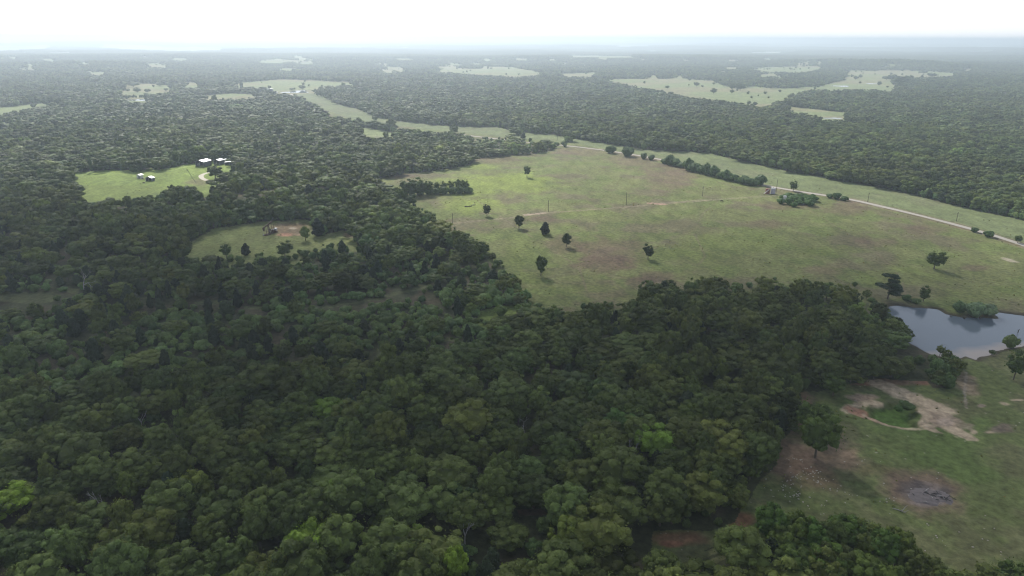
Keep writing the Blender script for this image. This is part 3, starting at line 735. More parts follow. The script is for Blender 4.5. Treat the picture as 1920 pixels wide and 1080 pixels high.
# near kinds: separate crown and trunk meshes, radius and height of the model = 5 x 11 m (oak)
OAKS = []
for s in range(8):
    Rd, hh = 5.2, 10.5 + (s % 3) * 0.8
    a = TB(100 + s); oak_crown(a, Rd, hh, 44 + (s % 4) * 5, 34, 0.50, 0)
    b = TB(200 + s); oak_trunk(b, Rd, hh, True, 0)
    OAKS.append((a.mesh('crown', (M_OAK,)), b.mesh('trunk', (M_BARK,))))
LONE = []
for s in range(5):
    a = TB(150 + s); oak_crown(a, 4.4, 11.2, 34, 40, 0.55, 0, True)
    b = TB(250 + s); oak_trunk(b, 4.4, 11.2, True, 0)
    LONE.append((a.mesh('crown', (M_OAK,)), b.mesh('trunk', (M_BARK,))))
CEDARS = []
for s in range(5):
    a = TB(300 + s); cedar_crown(a, 2.7 + .15 * s, 9.0, 40, 34, 0.42, 0, (0.55, 0.7, 0.85, 0.6, 0.5)[s])
    b = TB(350 + s); b.tube([(0, 0, -.3), (0.05, 0, 2), (0, .05, 6.5)], [.28, .2, .06], 6, 0)
    CEDARS.append((a.mesh('crown', (M_CEDAR,)), b.mesh('trunk', (M_BARK,))))
BUSHES = []
for s in range(6):
    a = TB(400 + s); bush_body(a, 2.3, 3.4 + .3 * (s % 3), 14, 40, 0.42)
    BUSHES.append(a.mesh('bush', (M_BUSH,)))
PINES = []
for s in range(2):
    a = TB(500 + s); pine_crown(a, 4.2, 13)
    b = TB(520 + s); b.tube([(0, 0, -.3), (.1, 0, 5), (0, .1, 12)], [.3, .22, .07], 6, 0)
    for k in range(9):
        t = .3 + .07 * k; q = 2.6 * (1.1 - t); an = k * 2.4
        b.tube([(0, 0, t * 13), (q * math.cos(an), q * math.sin(an), t * 13 + .5)], [.07, .03], 4, 0)
    PINES.append((a.mesh('crown', (M_CEDAR,)), b.mesh('trunk', (M_BARK,))))

# ------------------------------------------------------------------ where the trees stand
def candidates(d0, d1, sp, pxlo=-170, pxhi=2090):
    half = d1 * 0.86
    xs = np.arange(-half, half, sp); ys = np.arange(d0 * 0.6, d1, sp)
    gx, gy = np.meshgrid(xs, ys)
    gx = gx + (np.arange(gx.shape[0]) % 2)[:, None] * sp * 0.5
    gx = (gx + rng.uniform(-.36, .36, gx.shape) * sp).ravel(); gy = (gy + rng.uniform(-.36, .36, gy.shape) * sp).ravel()
    ok = (gy >= d0) & (gy < d1)
    gx, gy = gx[ok], gy[ok]
    z = relief(gx, gy)
    px, py = proj(gx, gy, z)
    ok = (px > pxlo) & (px < pxhi) & (py < 1400)
    return gx[ok], gy[ok], z[ok], px[ok], py[ok]
def free(x, y, z, h, rad, lateral=True):
    keep = np.ones(x.shape, bool)
    d_ = np.hypot(x, y); am = np.where(d_ < 700, 2.5, np.where(d_ < 1500, 9.0, 30.0)); sc_ = np.where(d_ < 700, 9.0, np.where(d_ < 1500, 25.0, 60.0))
    x = x + (fbm(x / sc_, y / sc_, 3) - .5) * am * 2; y = y + (fbm(x / sc_ + 31, y / sc_ + 8, 3) - .5) * am * 2
    for f in (0.03, 0.45, 0.97):
        a, b = proj(x, y, z + h * f)
        keep &= (look(open_map, a, b) == 0) & (look(pond_map, a, b) == 0)
    if lateral:
        for s_ in (-1, 1):
            for f in (0.05, 0.8):
                a, b = proj(x + s_ * rad * .6, y, z + h * f); keep &= (look(open_map, a, b) == 0) & (look(pond_map, a, b) == 0)
    return keep

trees = []     # columns: x y z rad h kind(0 oak 1 cedar 2 bush) px py
def add_zone(d0, d1, sp):
    x, y, z, px, py = candidates(d0, d1, sp)
    n = len(x)
    zone = look(scrub_map, px, py)
    u = rng.random(n); big = fbm(x / 60, y / 60, 3)
    kind = np.zeros(n, int)
    kind[(zone == 0) & (u < 0.05 + 0.09 * (big > .55))] = 1
    m = zone == 2; kind[m & (u < 0.22)] = 1; kind[m & (u > 0.62)] = 2
    m = zone == 1; kind[m & (u < 0.13)] = 1; kind[m & (u > 0.24)] = 2
    m = zone == 3; kind[m] = 2; kind[m & (u < .2)] = 0
    h = np.where(kind == 0, rng.normal(10.6, 2.1, n), np.where(kind == 1, rng.normal(8.2, 1.4, n), rng.normal(3.5, .7, n)))
    h = np.clip(h * (0.78 + .42 * big), 2.2, 15.5)
    h[(kind == 0) & (zone > 0)] *= 0.8
    rad = np.where(kind == 0, rng.normal(5.1, 1.25, n), np.where(kind == 1, rng.normal(2.5, .4, n), rng.normal(2.2, .45, n)))
    rad = np.clip(rad, 1.2, 8.0) * (1 + (sp > 8.5) * 0.25)
    keep = free(x, y, z, h, rad, d1 < 1500)
    # thin where the kind is small
    trees.append(np.stack([x, y, z, rad, h, kind, px, py], -1)[keep])
add_zone(70, 520, 8.0)
add_zone(520, 1500, 10.0)
add_zone(1500, 4200, 12.0)
# low growth that closes the foot of the woodland where it meets open ground
for (e0, e1, sp_e) in ((150, 1500, 4.0), (1500, 3600, 9.0)):
    x, y, z, px, py = candidates(e0, e1, sp_e)
    near_open = np.zeros(len(x), bool)
    for (dx, dy) in ((0, -5), (0, -10), (-6, -3), (6, -3)):
        q_ = sp_e / 4.0
        a, b = proj(x + dx * q_, y + dy * q_, z); c_ = look(open_map, a, b); near_open |= ((c_ > 0) & (c_ != 7)) | (look(pond_map, a, b) > 0)
    x, y, z, px, py = (q[near_open] for q in (x, y, z, px, py)); n = len(x)
    h = np.clip(rng.normal(5.0, 1.6, n), 2.2, 9); rad = h * rng.uniform(.42, .6, n)
    a, b = proj(x, y, z); c2_, d2_ = proj(x, y, z + h * .9)
    keep = (look(open_map, a, b) == 0) & (look(open_map, c2_, d2_) == 0) & (look(pond_map, a, b) == 0) & (rng.random(n) < .8)
    trees.append(np.stack([x, y, z, rad, h, np.where(rng.random(n) < .5, 0, 2), px, py], -1)[keep])
# stray trees in the far pastures
x, y, z, px, py = candidates(1400, 4200, 16.0)
m = (look(open_map, px, py) == 8) & (rng.random(len(x)) < .008 + .05 * (fbm(x / 45 + 2, y / 45, 3) > .62))
x, y, z, px, py = (q[m] for q in (x, y, z, px, py)); n = len(x)
h = np.clip(rng.normal(7.5, 2, n), 3, 11)
trees.append(np.stack([x, y, z, h * .55, h, np.zeros(n), px, py], -1))
# undergrowth and extra bushes in the scrub zones
x, y, z, px, py = candidates(70, 520, 3.9)
zone = look(scrub_map, px, py)
u = rng.random(len(x)); dens = fbm(x / 14 + 5, y / 14, 3)
m = ((zone == 1) & (u < .82) & (dens > .40)) | ((zone == 2) & (u < .55) & (dens > .42)) | ((zone == 0) & (u < .16))
x, y, z, px, py, zone = (q[m] for q in (x, y, z, px, py, zone))
n = len(x); h = np.clip(rng.normal(3.0, .8, n), 1.6, 5); rad = h * rng.uniform(.55, .8, n)
keep = free(x, y, z, h, rad)
trees.append(np.stack([x, y, z, rad, h, np.full(n, 2), px, py], -1)[keep])
TR = np.concatenate(trees)
DEADS = [(160, 552, 52, 1, 'large bare lavender grey tree in the left middle woodland'),
         (1441, 868, 58, 0, 'white forked dead tree at the right edge of the foreground woodland'),
         (975, 830, 56, 3, 'bare pinkish grey crown in the middle of the woodland'),
         (1088, 838, 54, 3, 'bare grey crown right of the pinkish one in the middle woodland'),
         (872, 1022, 60, 2, 'thin bare snag with one side limb above the vivid yellow green tree'),
         (662, 890, 58, 2, 'pale bare stems in the dark woodland left of centre'),
         (195, 968, 62, 2, 'tall bare trunk with few limbs in the lower left woodland'),
         (268, 806, 44, 0, 'grey leafless tree top in the far part of the left woodland'),
         (1186, 872, 66, 2, 'bare stem beside the bluish green tall oak')]
for (bx, by, hp, v_, lb) in DEADS:
    p = at(bx, by); rr_ = 3.0
    TR = TR[np.hypot(TR[:, 0] - p.x, TR[:, 1] - p.y) > rr_]
    # crowns that would hide the snag stand a little lower
    m_ = (np.abs(TR[:, 0] - p.x) < 4) & (TR[:, 1] < p.y) & (TR[:, 1] > p.y - 9); TR[m_, 4] *= .72
DIST = np.sqrt(TR[:, 0] ** 2 + TR[:, 1] ** 2 + (H - TR[:, 2]) ** 2)

def tints(x, y, kind, n):
    v = rng.normal(1.0, .20, n) * (0.62 + .76 * fbm(x / 48 + 11, y / 48, 3))
    hue = rng.normal(0, 1, n) * .5 + (fbm(x / 80, y / 80 + 7, 3) - .5) * 2
    t = np.stack([v * (1 + .11 * hue), v, v * (1 - .10 * hue), np.ones(n)], -1)
    lg = (rng.random(n) < .018) & (kind == 0)
    t[lg, :3] *= np.array([1.35, 1.4, 1.1])
    dk = (rng.random(n) < .10) & (kind == 0)
    t[dk, :3] *= np.array([.72, .75, .85])
    return np.clip(t, .35, 2.6)
TINT = tints(TR[:, 0], TR[:, 1], TR[:, 5], len(TR))

# who is a thing of its own: the 290 nearest oaks in view, nearest cedars, nearest bushes
ptop = proj(TR[:, 0], TR[:, 1], TR[:, 2] + TR[:, 4] * .75)
inview = (ptop[0] > -10) & (ptop[0] < 1930) & (ptop[1] > 0) & (ptop[1] < 1095)
single = np.zeros(len(TR), bool)
for kd, cnt in ((0, 285), (1, 120), (2, 230)):
    idx = np.where(inview & (TR[:, 5] == kd))[0]
    size = TR[idx, 3] / DIST[idx] if kd != 2 else TR[idx, 3] / DIST[idx]
    if kd == 2:                               # bushes hidden under the closed canopy stay with the undergrowth
        size = size * (look(scrub_map, TR[idx, 6], TR[idx, 7]) > 0)
    single[idx[np.argsort(-size)[:cnt]]] = True

# the bright or odd crowns of the photograph: nearest oak takes its look
SPECIAL = [(575, 1000, (2.3, 2.6, 1.3), 'bright spring green oak standing out in the dark woodland left of the bottom middle'),
           (868, 1032, (2.6, 2.9, 1.4), 'small vivid yellow green tree above the bottom edge of the woodland'),
           (1258, 805, (2.1, 2.5, 1.5), 'pale green tree beside a bare forked trunk in the middle woodland'),
           (640, 945, (1.7, 2.0, 1.2), 'light green oak behind the bright spring green one'),
           (270, 1050, (1.7, 1.9, 1.1), 'light green broad oak at the bottom left of the woodland'),
           (12, 925, (2.2, 2.5, 1.0), 'yellow green oak at the left edge of the photo'),
           (620, 765, (1.7, 2.0, 1.2), 'fresh green oak at the far side of the dark left woodland'),
           (1170, 800, (1.1, 1.5, 1.4), 'bluish green tall oak left of the pale green tree'),
           (760, 990, (1.6, 1.8, 1.0), 'light topped oak over the brown gap in the lower middle woodland'),
           (1620, 600, (1.0, 1.2, .9), 'large dark green oak next to the orange bank by the pond')]
special = {}
for (sx, sy, tn, lb) in SPECIAL:
    cand = np.where((TR[:, 5] == 0) & inview)[0]
    k = cand[np.argmin((ptop[0][cand] - sx) ** 2 + (ptop[1][cand] - sy) ** 2)]
    if k in special: continue
    special[k] = lb; single[k] = True; TINT[k] = tuple(.85 * q for q in tn) + (1,)

def place(kind, x, y, z, rad, h, tint, label, cat, group, var=None, rz=None):
    rz = random.uniform(0, 6.283) if rz is None else rz
    if kind == 'bush':
        me = BUSHES[random.randrange(len(BUSHES)) if var is None else var]
        o = link('bush', me); o.location = (x, y, z); o.rotation_euler = (0, 0, rz); o.scale = (rad / 2.3, rad / 2.3, h / 3.6)
        o['tint'] = [float(c) for c in tint[:3]]
        return tag(o, label, cat, group)
    S_ = {'oak': (OAKS, 5.2, 11.2, 'oak_tree'), 'cedar': (CEDARS, 2.9, 9.0, 'cedar_tree'), 'pine': (PINES, 4.2, 13.0, 'pine_tree'), 'lone': (LONE, 4.7, 11.2, 'oak_tree')}[kind]
    cm, tm = S_[0][random.randrange(len(S_[0])) if var is None else var % len(S_[0])]
    r_ = empty(S_[3], (x, y, z), rz, (rad / S_[1], rad / S_[1], h / S_[2]))
    tag(r_, label, cat, group)
    c = link('crown', cm, r_); c['tint'] = [float(q) for q in tint[:3]]
    link('trunk', tm, r_)
    return r_

def zone_words(px):
    return 'left' if px < 640 else ('middle' if px < 1280 else 'right')
for i in np.where(single)[0]:
    x, y, z, rad, h, kd, px, py = TR[i]
    zn = zone_words(px); lum = TINT[i][1]
    if i in special:
        place('oak', x, y, z, rad, h, TINT[i], special[i], 'tree', None); continue
    if kd == 0:
        tone = 'dark' if lum < .85 else ('light' if lum > 1.2 else 'mid')
        place('oak', x, y, z, rad, h, TINT[i], f'{tone} green round topped oak in the closed woodland canopy of the {zn} foreground', 'tree', f'{tone} green oaks of the {zn} foreground woodland')
    elif kd == 1:
        place('cedar', x, y, z, rad, h, TINT[i], f'near black pointed cedar rising among paler crowns in the {zn} part of the woodland', 'cedar', f'dark cedars in the {zn} part of the woodland')
    else:
        place('bush', x, y, z, rad, h, TINT[i], f'rounded yellowish green bush in the open scrub of the {zn} middle distance', 'bush', f'rounded bushes of the {zn} scrub')

# ------------------------------------------------------------------ the rest of the woodland: one object, instanced
def variants(name, items):
    c = bpy.data.collections.new(name)
    for k, me in enumerate(items):
        o = bpy.data.objects.new('%s.%03d' % (name, k), me); c.objects.link(o)
    return c
def lodmesh(kind, lod, seed):
    a = TB(seed)
    if kind == 0:
        if lod == 0: oak_crown(a, 5.2, 11.2, 38, 26, .60, 0); oak_trunk(a, 5.2, 11.2)
        elif lod == 1: oak_crown(a, 5.2, 11.2, 15, 16, 1.0, 1); oak_trunk(a, 5.2, 11.2, False)
        else: oak_crown(a, 5.2, 11.2, 11, 0, 1, 2)
        return a.mesh('woodland_tree', (M_OAK, M_BARK))
    if kind == 1:
        cedar_crown(a, 2.9, 9.0, (34, 16, 0)[lod], (26, 8, 0)[lod], (.45, .9, 1)[lod], lod); a.tube([(0, 0, -.3), (0, 0, 3)], [.25, .2], 5)
        return a.mesh('woodland_tree', (M_CEDAR, M_BARK))
    bush_body(a, 2.3, 3.6, (12, 7, 4)[lod], (30, 8, 2)[lod], (.45, .8, 1.2)[lod])
    return a.mesh('woodland_tree', (M_BUSH, M_BARK))
items = []; NV = {0: 6, 1: 3, 2: 4}; base = {}
for lod in (0, 1, 2):
    for kd in (0, 1, 2):
        base[(lod, kd)] = len(items)
        for v in range(NV[kd]): items.append(lodmesh(kd, lod, 1000 + lod * 100 + kd * 20 + v))
VC = variants('woodland_tree', items)

def scatter(name, P, idx, rot, scl, tint, coll, label=None):
    n = len(P)
    me = bpy.data.meshes.new(name); me.vertices.add(n); me.vertices.foreach_set('co', np.asarray(P, np.float32).ravel())
    for nm, ty, arr, key in (('pick', 'INT', idx.astype(np.int32), 'value'), ('turn', 'FLOAT_VECTOR', rot.astype(np.float32), 'vector'),
                             ('size', 'FLOAT_VECTOR', scl.astype(np.float32), 'vector'), ('tint', 'FLOAT_COLOR', tint.astype(np.float32), 'color')):
        a = me.attributes.new(nm, ty, 'POINT'); a.data.foreach_set(key, np.ascontiguousarray(arr).ravel())
    o = link(name, me); tag(o, kind='stuff')
    g = bpy.data.node_groups.new(name, 'GeometryNodeTree')
    g.interface.new_socket('Geometry', in_out='INPUT', socket_type='NodeSocketGeometry')
    g.interface.new_socket('Geometry', in_out='OUTPUT', socket_type='NodeSocketGeometry')
    N = g.nodes; gi = N.new('NodeGroupInput'); go = N.new('NodeGroupOutput'); ip = N.new('GeometryNodeInstanceOnPoints')
    ci = N.new('GeometryNodeCollectionInfo'); ci.inputs['Collection'].default_value = coll; ci.inputs['Separate Children'].default_value = True; ci.inputs['Reset Children'].default_value = True
    def na(nm, ty):
        q = N.new('GeometryNodeInputNamedAttribute'); q.data_type = ty; q.inputs['Name'].default_value = nm; return q.outputs['Attribute']
    g.links.new(gi.outputs[0], ip.inputs['Points']); g.links.new(ci.outputs[0], ip.inputs['Instance']); ip.inputs['Pick Instance'].default_value = True
    g.links.new(na('pick', 'INT'), ip.inputs['Instance Index']); g.links.new(na('turn', 'FLOAT_VECTOR'), ip.inputs['Rotation']); g.links.new(na('size', 'FLOAT_VECTOR'), ip.inputs['Scale'])
    g.links.new(ip.outputs[0], go.inputs[0])
    md = o.modifiers.new('scatter', 'NODES'); md.node_group = g
    return o
def scatter_set(name, sel):
    T = TR[sel]; D = DIST[sel]; n = len(T); kd = T[:, 5].astype(int)
    lod = np.where(D < 420, 0, np.where(D < 1100, 1, 2))
    b = np.array([[base[(l, k)] for k in (0, 1, 2)] for l in (0, 1, 2)])
    nv = np.array([NV[0], NV[1], NV[2]])
    idx = b[lod, kd] + (rng.random(n) * nv[kd]).astype(int)
    r0 = np.array([5.2, 2.9, 2.3])[kd]; h0 = np.array([11.2, 9.0, 3.6])[kd]
    scl = np.stack([T[:, 3] / r0, T[:, 3] / r0 * rng.uniform(.85, 1.15, n), T[:, 4] / h0], -1)
    rot = np.stack([rng.normal(0, .05, n), rng.normal(0, .05, n), rng.uniform(0, 6.283, n)], -1)
    return scatter(name, T[:, :3], idx, rot, scl, TINT[sel], VC)
wood = (~single) & (TR[:, 5] < 2)
scatter_set('woodland', wood)
scatter_set('undergrowth', (~single) & (TR[:, 5] == 2))
print('trees', len(TR), 'wood', wood.sum(), 'single', single.sum())

# far woodland: patches of canopy
def patch(seed, size, n, rad, h):
    a = TB(seed)
    for k in range(n):
        x_, y_ = a.r.uniform(-size / 2, size / 2, 2); r_ = rad * a.r.uniform(.7, 1.35); hh = h * a.r.uniform(.75, 1.25)
        a.blob((x_, y_, hh * .55), (r_, r_, hh * .5), 1, .13, a.r.uniform(.75, 1.25))
    return a.mesh('far_canopy', (M_OAK,))
PC = variants('far_canopy', [patch(2000 + k, 66, 60, 6, 11) for k in range(4)] + [patch(2010 + k, 190, 170, 11, 14) for k in range(3)])
def far_zone(d0, d1, sp, lo, cnt, hh, sz=1.0):
    x, y, z, px, py = candidates(d0, d1, sp, -60, 1980)
    keep = np.ones(len(x), bool)
    for dx, dy in ((0, 0), (-.3, 0), (.3, 0), (0, -.4), (0, .4)):
        a, b = proj(x + dx * sp, y + dy * sp, z + hh * .5); keep &= look(open_map, a, b) == 0
    x, y, z = x[keep], y[keep], z[keep]; n = len(x)
    sl = np.stack([np.zeros(n), np.zeros(n), rng.uniform(0, 6.283, n)], -1)
    return np.stack([x, y, z], -1), lo + (rng.random(n) * cnt).astype(int), sl, np.stack([np.full(n, sz)] * 3, -1) * np.array([1, 1, 1])
A = far_zone(4200, 9000, 55, 0, 4, 10)
B = far_zone(9000, 38000, 165, 4, 3, 14)
P = np.concatenate([A[0], B[0]]); n = len(P)
tt = (0.9 + .45 * (fbm(P[:, 0] / 900, P[:, 1] / 900, 4) - .5) + rng.normal(0, .12, n))
tint = np.clip(np.stack([tt, tt, tt, np.ones(n)], -1), .4, 1.6)
scatter('distant_woodland', P, np.concatenate([A[1], B[1]]), np.concatenate([A[2], B[2]]), np.concatenate([A[3], B[3]]), tint, PC)
print('patches', n)
# ------------------------------------------------------------------ single trees of the open ground
def mpp(p):            # photograph pixels per metre at a place
    v = (np.array(p) - np.array([0, 0, H])) @ CM
    return F / -v[2]
def tree_px(kind, bx, by, wpx, hpx, label, group=None, tint=(1, 1, 1), var=None, rz=None):
    p = at(bx, by); k = mpp(p)
    cat = {'lone': 'tree', 'oak': 'tree', 'cedar': 'cedar', 'pine': 'pine', 'bush': 'bush'}[kind]
    return place(kind, p.x, p.y, p.z - 0.05, wpx / k / 2, hpx / k, tint, label, cat, group, var, rz)
DG = (0.50, 0.52, 0.60)
for q in (
    ('lone', 988, 332, 17, 25, 'slender dark tree alone at the far sunlit end of the main pasture', (.8, .9, .9)),
    ('lone', 913, 405, 19, 25, 'dark stout cedar farthest up the row of pasture trees', DG),
    ('lone', 973, 428, 24, 27, 'broad dark tree with bare stem second in the pasture row', DG),
    ('cedar', 1022, 439, 20, 25, 'neat egg shaped dark cedar in the middle of the pasture row', DG),
    ('lone', 1062, 463, 22, 29, 'tall blocky dark tree at the near end of the pasture row beside brown grass', DG),
    ('lone', 1014, 517, 28, 42, 'ragged two tiered tree nearest to the woodland edge in the main pasture', (.75, .82, .8)),
    ('lone', 1215, 486, 25, 30, 'rounded dark tree alone in the centre of the main pasture', DG),
    ('lone', 1751, 504, 38, 37, 'airy spreading oak with visible limbs alone above the pond', (.8, .85, .8)),
    ('lone', 1487, 358, 20, 21, 'round dark tree standing against the gravel road by the junction', (.72, .8, .8)),
    ('lone', 1731, 565, 27, 31, 'small round dark oak on the far bank of the pond', (.75, .8, .75)),
    ('lone', 1900, 712, 44, 64, 'dark crooked oak on the near bank at the right edge of the photo', (.75, .85, .75)),
    ('lone', 1528, 858, 78, 104, 'tall dark oak with a double crown alone at the edge of the lower clearing', (.85, .95, .85)),
    ('lone', 1538, 802, 52, 56, 'smaller oak just behind the tall double crowned oak by the lower clearing', (.8, .9, .8)),
    ('lone', 1508, 806, 50, 66, 'dark oak joining the double crowned oak to the woodland edge', (.75, .85, .75)),
    ('lone', 1562, 742, 56, 48, 'broad dark oak standing out from the woodland above the eroded pit', (.7, .8, .7)),
    ('lone', 404, 336, 36, 30, 'broad dark oak beside the looping driveway and white roofed barn', (.8, .85, .85)),
    ('lone', 573, 451, 23, 30, 'light green young tree right of the oil pump', (1.5, 1.6, 1.4)),
    ('cedar', 597, 443, 26, 36, 'dark upright cedar at the right end of the oil pump clearing', DG),
    ('lone', 425, 484, 26, 31, 'round bluish tree at the front left of the oil pump clearing', (.8, .95, 1.)),
    ('cedar', 462, 479, 18, 25, 'dark small cedar below the oil pump clearing', DG),
    ('lone', 535, 482, 34, 32, 'dark green oak in front of the oil pump clearing', (.75, .8, .8)),
    ('lone', 1908, 455, 18, 16, 'small round tree beyond the gravel road at the right edge', (.8, .9, .9)),
    ('bush', 1799, 585, 28, 23, 'tall green willow bush on the pond bank left of the pale one', (1.0, 1.05, 1.4)),
    ('bush', 1826, 592, 38, 27, 'large pale green willow bush leaning over the pond', (1.5, 1.45, 2.3)),
    ('bush', 1851, 590, 34, 25, 'greyish thin willow bush at the point of the pond bank', (1.5, 1.35, 2.2)),
    ('bush', 1699, 563, 22, 11, 'low dark bush between the pine and the round oak by the pond', (.7, .8, .8)),
    ('bush', 1716, 568, 20, 9, 'low flat bush at the water edge under the round oak', (.8, .8, .8)),
    ('bush', 1700, 766, 34, 13, 'dark bush growing in the grassy eroded pit', (.6, .65, .6)),
    ('bush', 1684, 770, 18, 9, 'smaller bush left of the dark one in the eroded pit', (.6, .75, .6)),
    ('bush', 1145, 287, 21, 15, 'dome shaped dark bush alone beside the gravel road', (.7, .75, .8)),
    ('bush', 1177, 293, 26, 18, 'largest dark round bush on the near side of the gravel road', (.7, .75, .8)),
    ('bush', 1207, 298, 15, 12, 'small bush left of the roadside hedgerow', (.7, .75, .8)),
    ('bush', 1221, 300, 15, 11, 'small bush touching the start of the roadside hedgerow', (.7, .75, .8)),
    ('bush', 1556, 371, 14, 8, 'low bush on the road verge nearest the junction', (.7, .8, .8)),
    ('bush', 1568, 373, 18, 14, 'middle and tallest of three bushes on the road verge', (.7, .8, .8)),
    ('bush', 1583, 376, 15, 10, 'right one of three bushes on the road verge', (.7, .8, .8)),
    ('bush', 1827, 435, 15, 9, 'small verge bush beside the road toward the right edge', (.7, .8, .8)),
    ('bush', 1853, 444, 20, 12, 'dark round verge bush beside the road at the far right', (.7, .8, .8)),
    ('bush', 882, 361, 14, 11, 'low bush at the right tip of the long tree clump', (.7, .8, .8)),
    ('bush', 252, 322, 16, 9, 'small dark bush at the back of the bright green paddock', (.8, .8, .8)),
):
    tree_px(q[0], q[1], q[2], q[3], q[4], q[5], None, q[6])
tree_px('pine', 1664, 561, 50, 48, 'flat tiered pine at the left end of the pond', None, (.9, 1.0, .9), 0)
for (bx, by, wp, hp) in ((764, 367, 28, 35), (783, 366, 30, 34), (801, 365, 24, 31), (818, 362, 13, 24), (832, 361, 15, 23), (846, 361, 14, 25), (860, 360, 17, 27), (872, 360, 18, 25)):
    tree_px('lone', bx, by, wp * 1.25, hp, 'tree of the tight clump that juts into the sunlit end of the main pasture', 'tree clump in the main pasture', (.85, .95, .9))
for i, (bx, by) in enumerate(((1246, 306), (1256, 308), (1266, 310), (1277, 313), (1290, 318), (1302, 321), (1314, 324), (1326, 327), (1336, 329), (1349, 333), (1360, 336), (1371, 338), (1383, 341), (1395, 344), (1406, 346), (1417, 347), (1426, 345))):
    tree_px('bush', bx, by + 1, 17 + 5 * ((i * 7) % 3), 11 + 4 * ((i * 5) % 3) + (5 if 3 < i < 9 else 0), 'dark bush in the unbroken hedgerow along the near side of the gravel road', 'roadside hedgerow', (.65, .75, .78))
for k in range(30):
    a = random.uniform(0, 6.283); q = math.sqrt(random.random())
    bx, by = 1496 + 37 * q * math.cos(a), 379 + 9 * q * math.sin(a)
    if abs(bx - 1471) < 6 and by > 375: continue
    tree_px('bush', bx, by, random.uniform(11, 19), random.uniform(9, 14), 'green shrub in the oval thicket that stands alone in the pasture', 'oval shrub thicket', (.75, .95, .85))
for (bx, by, wp, hp) in ((1306, 162.5, 11, 9), (1317, 164, 5, 5), (1338, 176.5, 12, 11), (1372, 176, 8, 8), (1372, 169, 12, 12), (1388, 170, 17, 14), (1293, 152, 6, 6), (1445, 166.5, 11, 9), (1357, 162, 12, 8),
                         (1604, 149.5, 9, 7), (1613, 147, 7, 8), (1612, 157.5, 5, 5), (1648, 161, 8, 9), (1690, 161, 30, 17), (1672, 153, 18, 13), (1701, 155, 17, 15), (1715, 160, 20, 12), (1748, 145, 17, 9), (1662, 150, 19, 8),
                         (1732, 139, 15, 8), (1728, 148, 6, 7), (567, 168.5, 13, 9), (547, 169.5, 9, 5), (1404, 197, 8, 8), (1415, 199, 10, 8)):
    tree_px('oak', bx, by, wp, hp, 'small round tree scattered over the pale pastures toward the horizon', 'scattered trees of the far pastures', (.8, .85, .9))
for (bx, by, wp, hp) in ((258, 174, 14, 10), (276, 174, 11, 8), (250, 163, 24, 9), (288, 164, 5, 5), (311, 171, 8, 6), (240, 172, 8, 6), (300, 162, 14, 7), (352, 160, 6, 5)):
    tree_px('oak', bx, by, wp, hp, 'small tree dotting the pale green glade in the hazy left distance', 'trees of the hazy left glade', (.85, .9, .95))
for k, bx in enumerate((756, 772, 788, 804, 818, 833, 848, 862, 876)):
    tree_px('bush', bx, 366 - k * .5, 22, 13 + 3 * (k % 2), 'low dark brush filling the foot of the tree clump in the main pasture', 'brush under the tree clump', (.7, .75, .75))
for (tx, ty, wp) in ((1398, 985, 60), (1442, 944, 66), (1462, 975, 70), (1486, 958, 58), (1520, 972, 72), (1552, 972, 60), (1580, 956, 76), (1618, 976, 74), (1650, 990, 66), (1676, 986, 60), (1706, 1016, 66), (1732, 1036, 58), (1768, 1066, 60), (1545, 1010, 80), (1610, 1030, 84), (1660, 1045, 70), (1480, 1012, 84), (1885, 1048, 70)):
    tree_px('oak', tx, ty + 78, wp, 84, 'dark oak in the wooded band closing the lower clearing at the bottom edge', 'oaks of the band below the clearing', (.78 + .3 * random.random(), .85 + .3 * random.random(), .85))
# bright bushes along the tip of the scrub by the pasture
for (bx, by, wp, hp) in ((952, 570, 30, 22), (972, 571, 34, 24), (985, 562, 22, 20), (935, 575, 26, 22), (915, 577, 24, 18), (958, 556, 24, 18), (900, 580, 24, 18), (930, 560, 26, 18)):
    tree_px('bush', bx, by, wp, hp, 'plump light green bush bunched at the scrub tip beside the small grass gap', 'plump bushes by the grass gap', (1.15, 1.25, 1.35))

# ------------------------------------------------------------------ dead trees
def dead_mesh(seed, h, spread, depth=4):
    tb = TB(seed); r = tb.r
    def br(p, d, L, rad, k):
        q = p + d * L; m = p + d * L * .5 + r.normal(0, .05 * L, 3)
        tb.tube([p, m, q], [rad, rad * .8, rad * .55], 4, 0)
        if k == 0: return
        for _ in range(r.integers(2, 4)):
            nd = d + r.normal(0, spread, 3) + (0, 0, .12); nd /= np.linalg.norm(nd)
            br(q, nd, L * r.uniform(.55, .8), rad * .55, k - 1)
    br(np.array([0, 0, -.3]), np.array([.03, 0, 1.0]), h * .38, .05 * h ** .7, depth)
    return tb.mesh('dead_tree', (M_DEAD,))
DEADM = [dead_mesh(1, 10, .55), dead_mesh(2, 10, .75, 5), dead_mesh(4, 10, .35, 3), dead_mesh(6, 10, .9, 5)]
for (bx, by, hp, v, lb) in DEADS:
    p = at(bx, by); k = mpp(p); o = link('dead_tree', DEADM[v]); o.location = p; s_ = hp / k / 10
    o.scale = (s_, s_, s_); o.rotation_euler = (0, 0, random.uniform(0, 6)); tag(o, lb, 'dead tree')

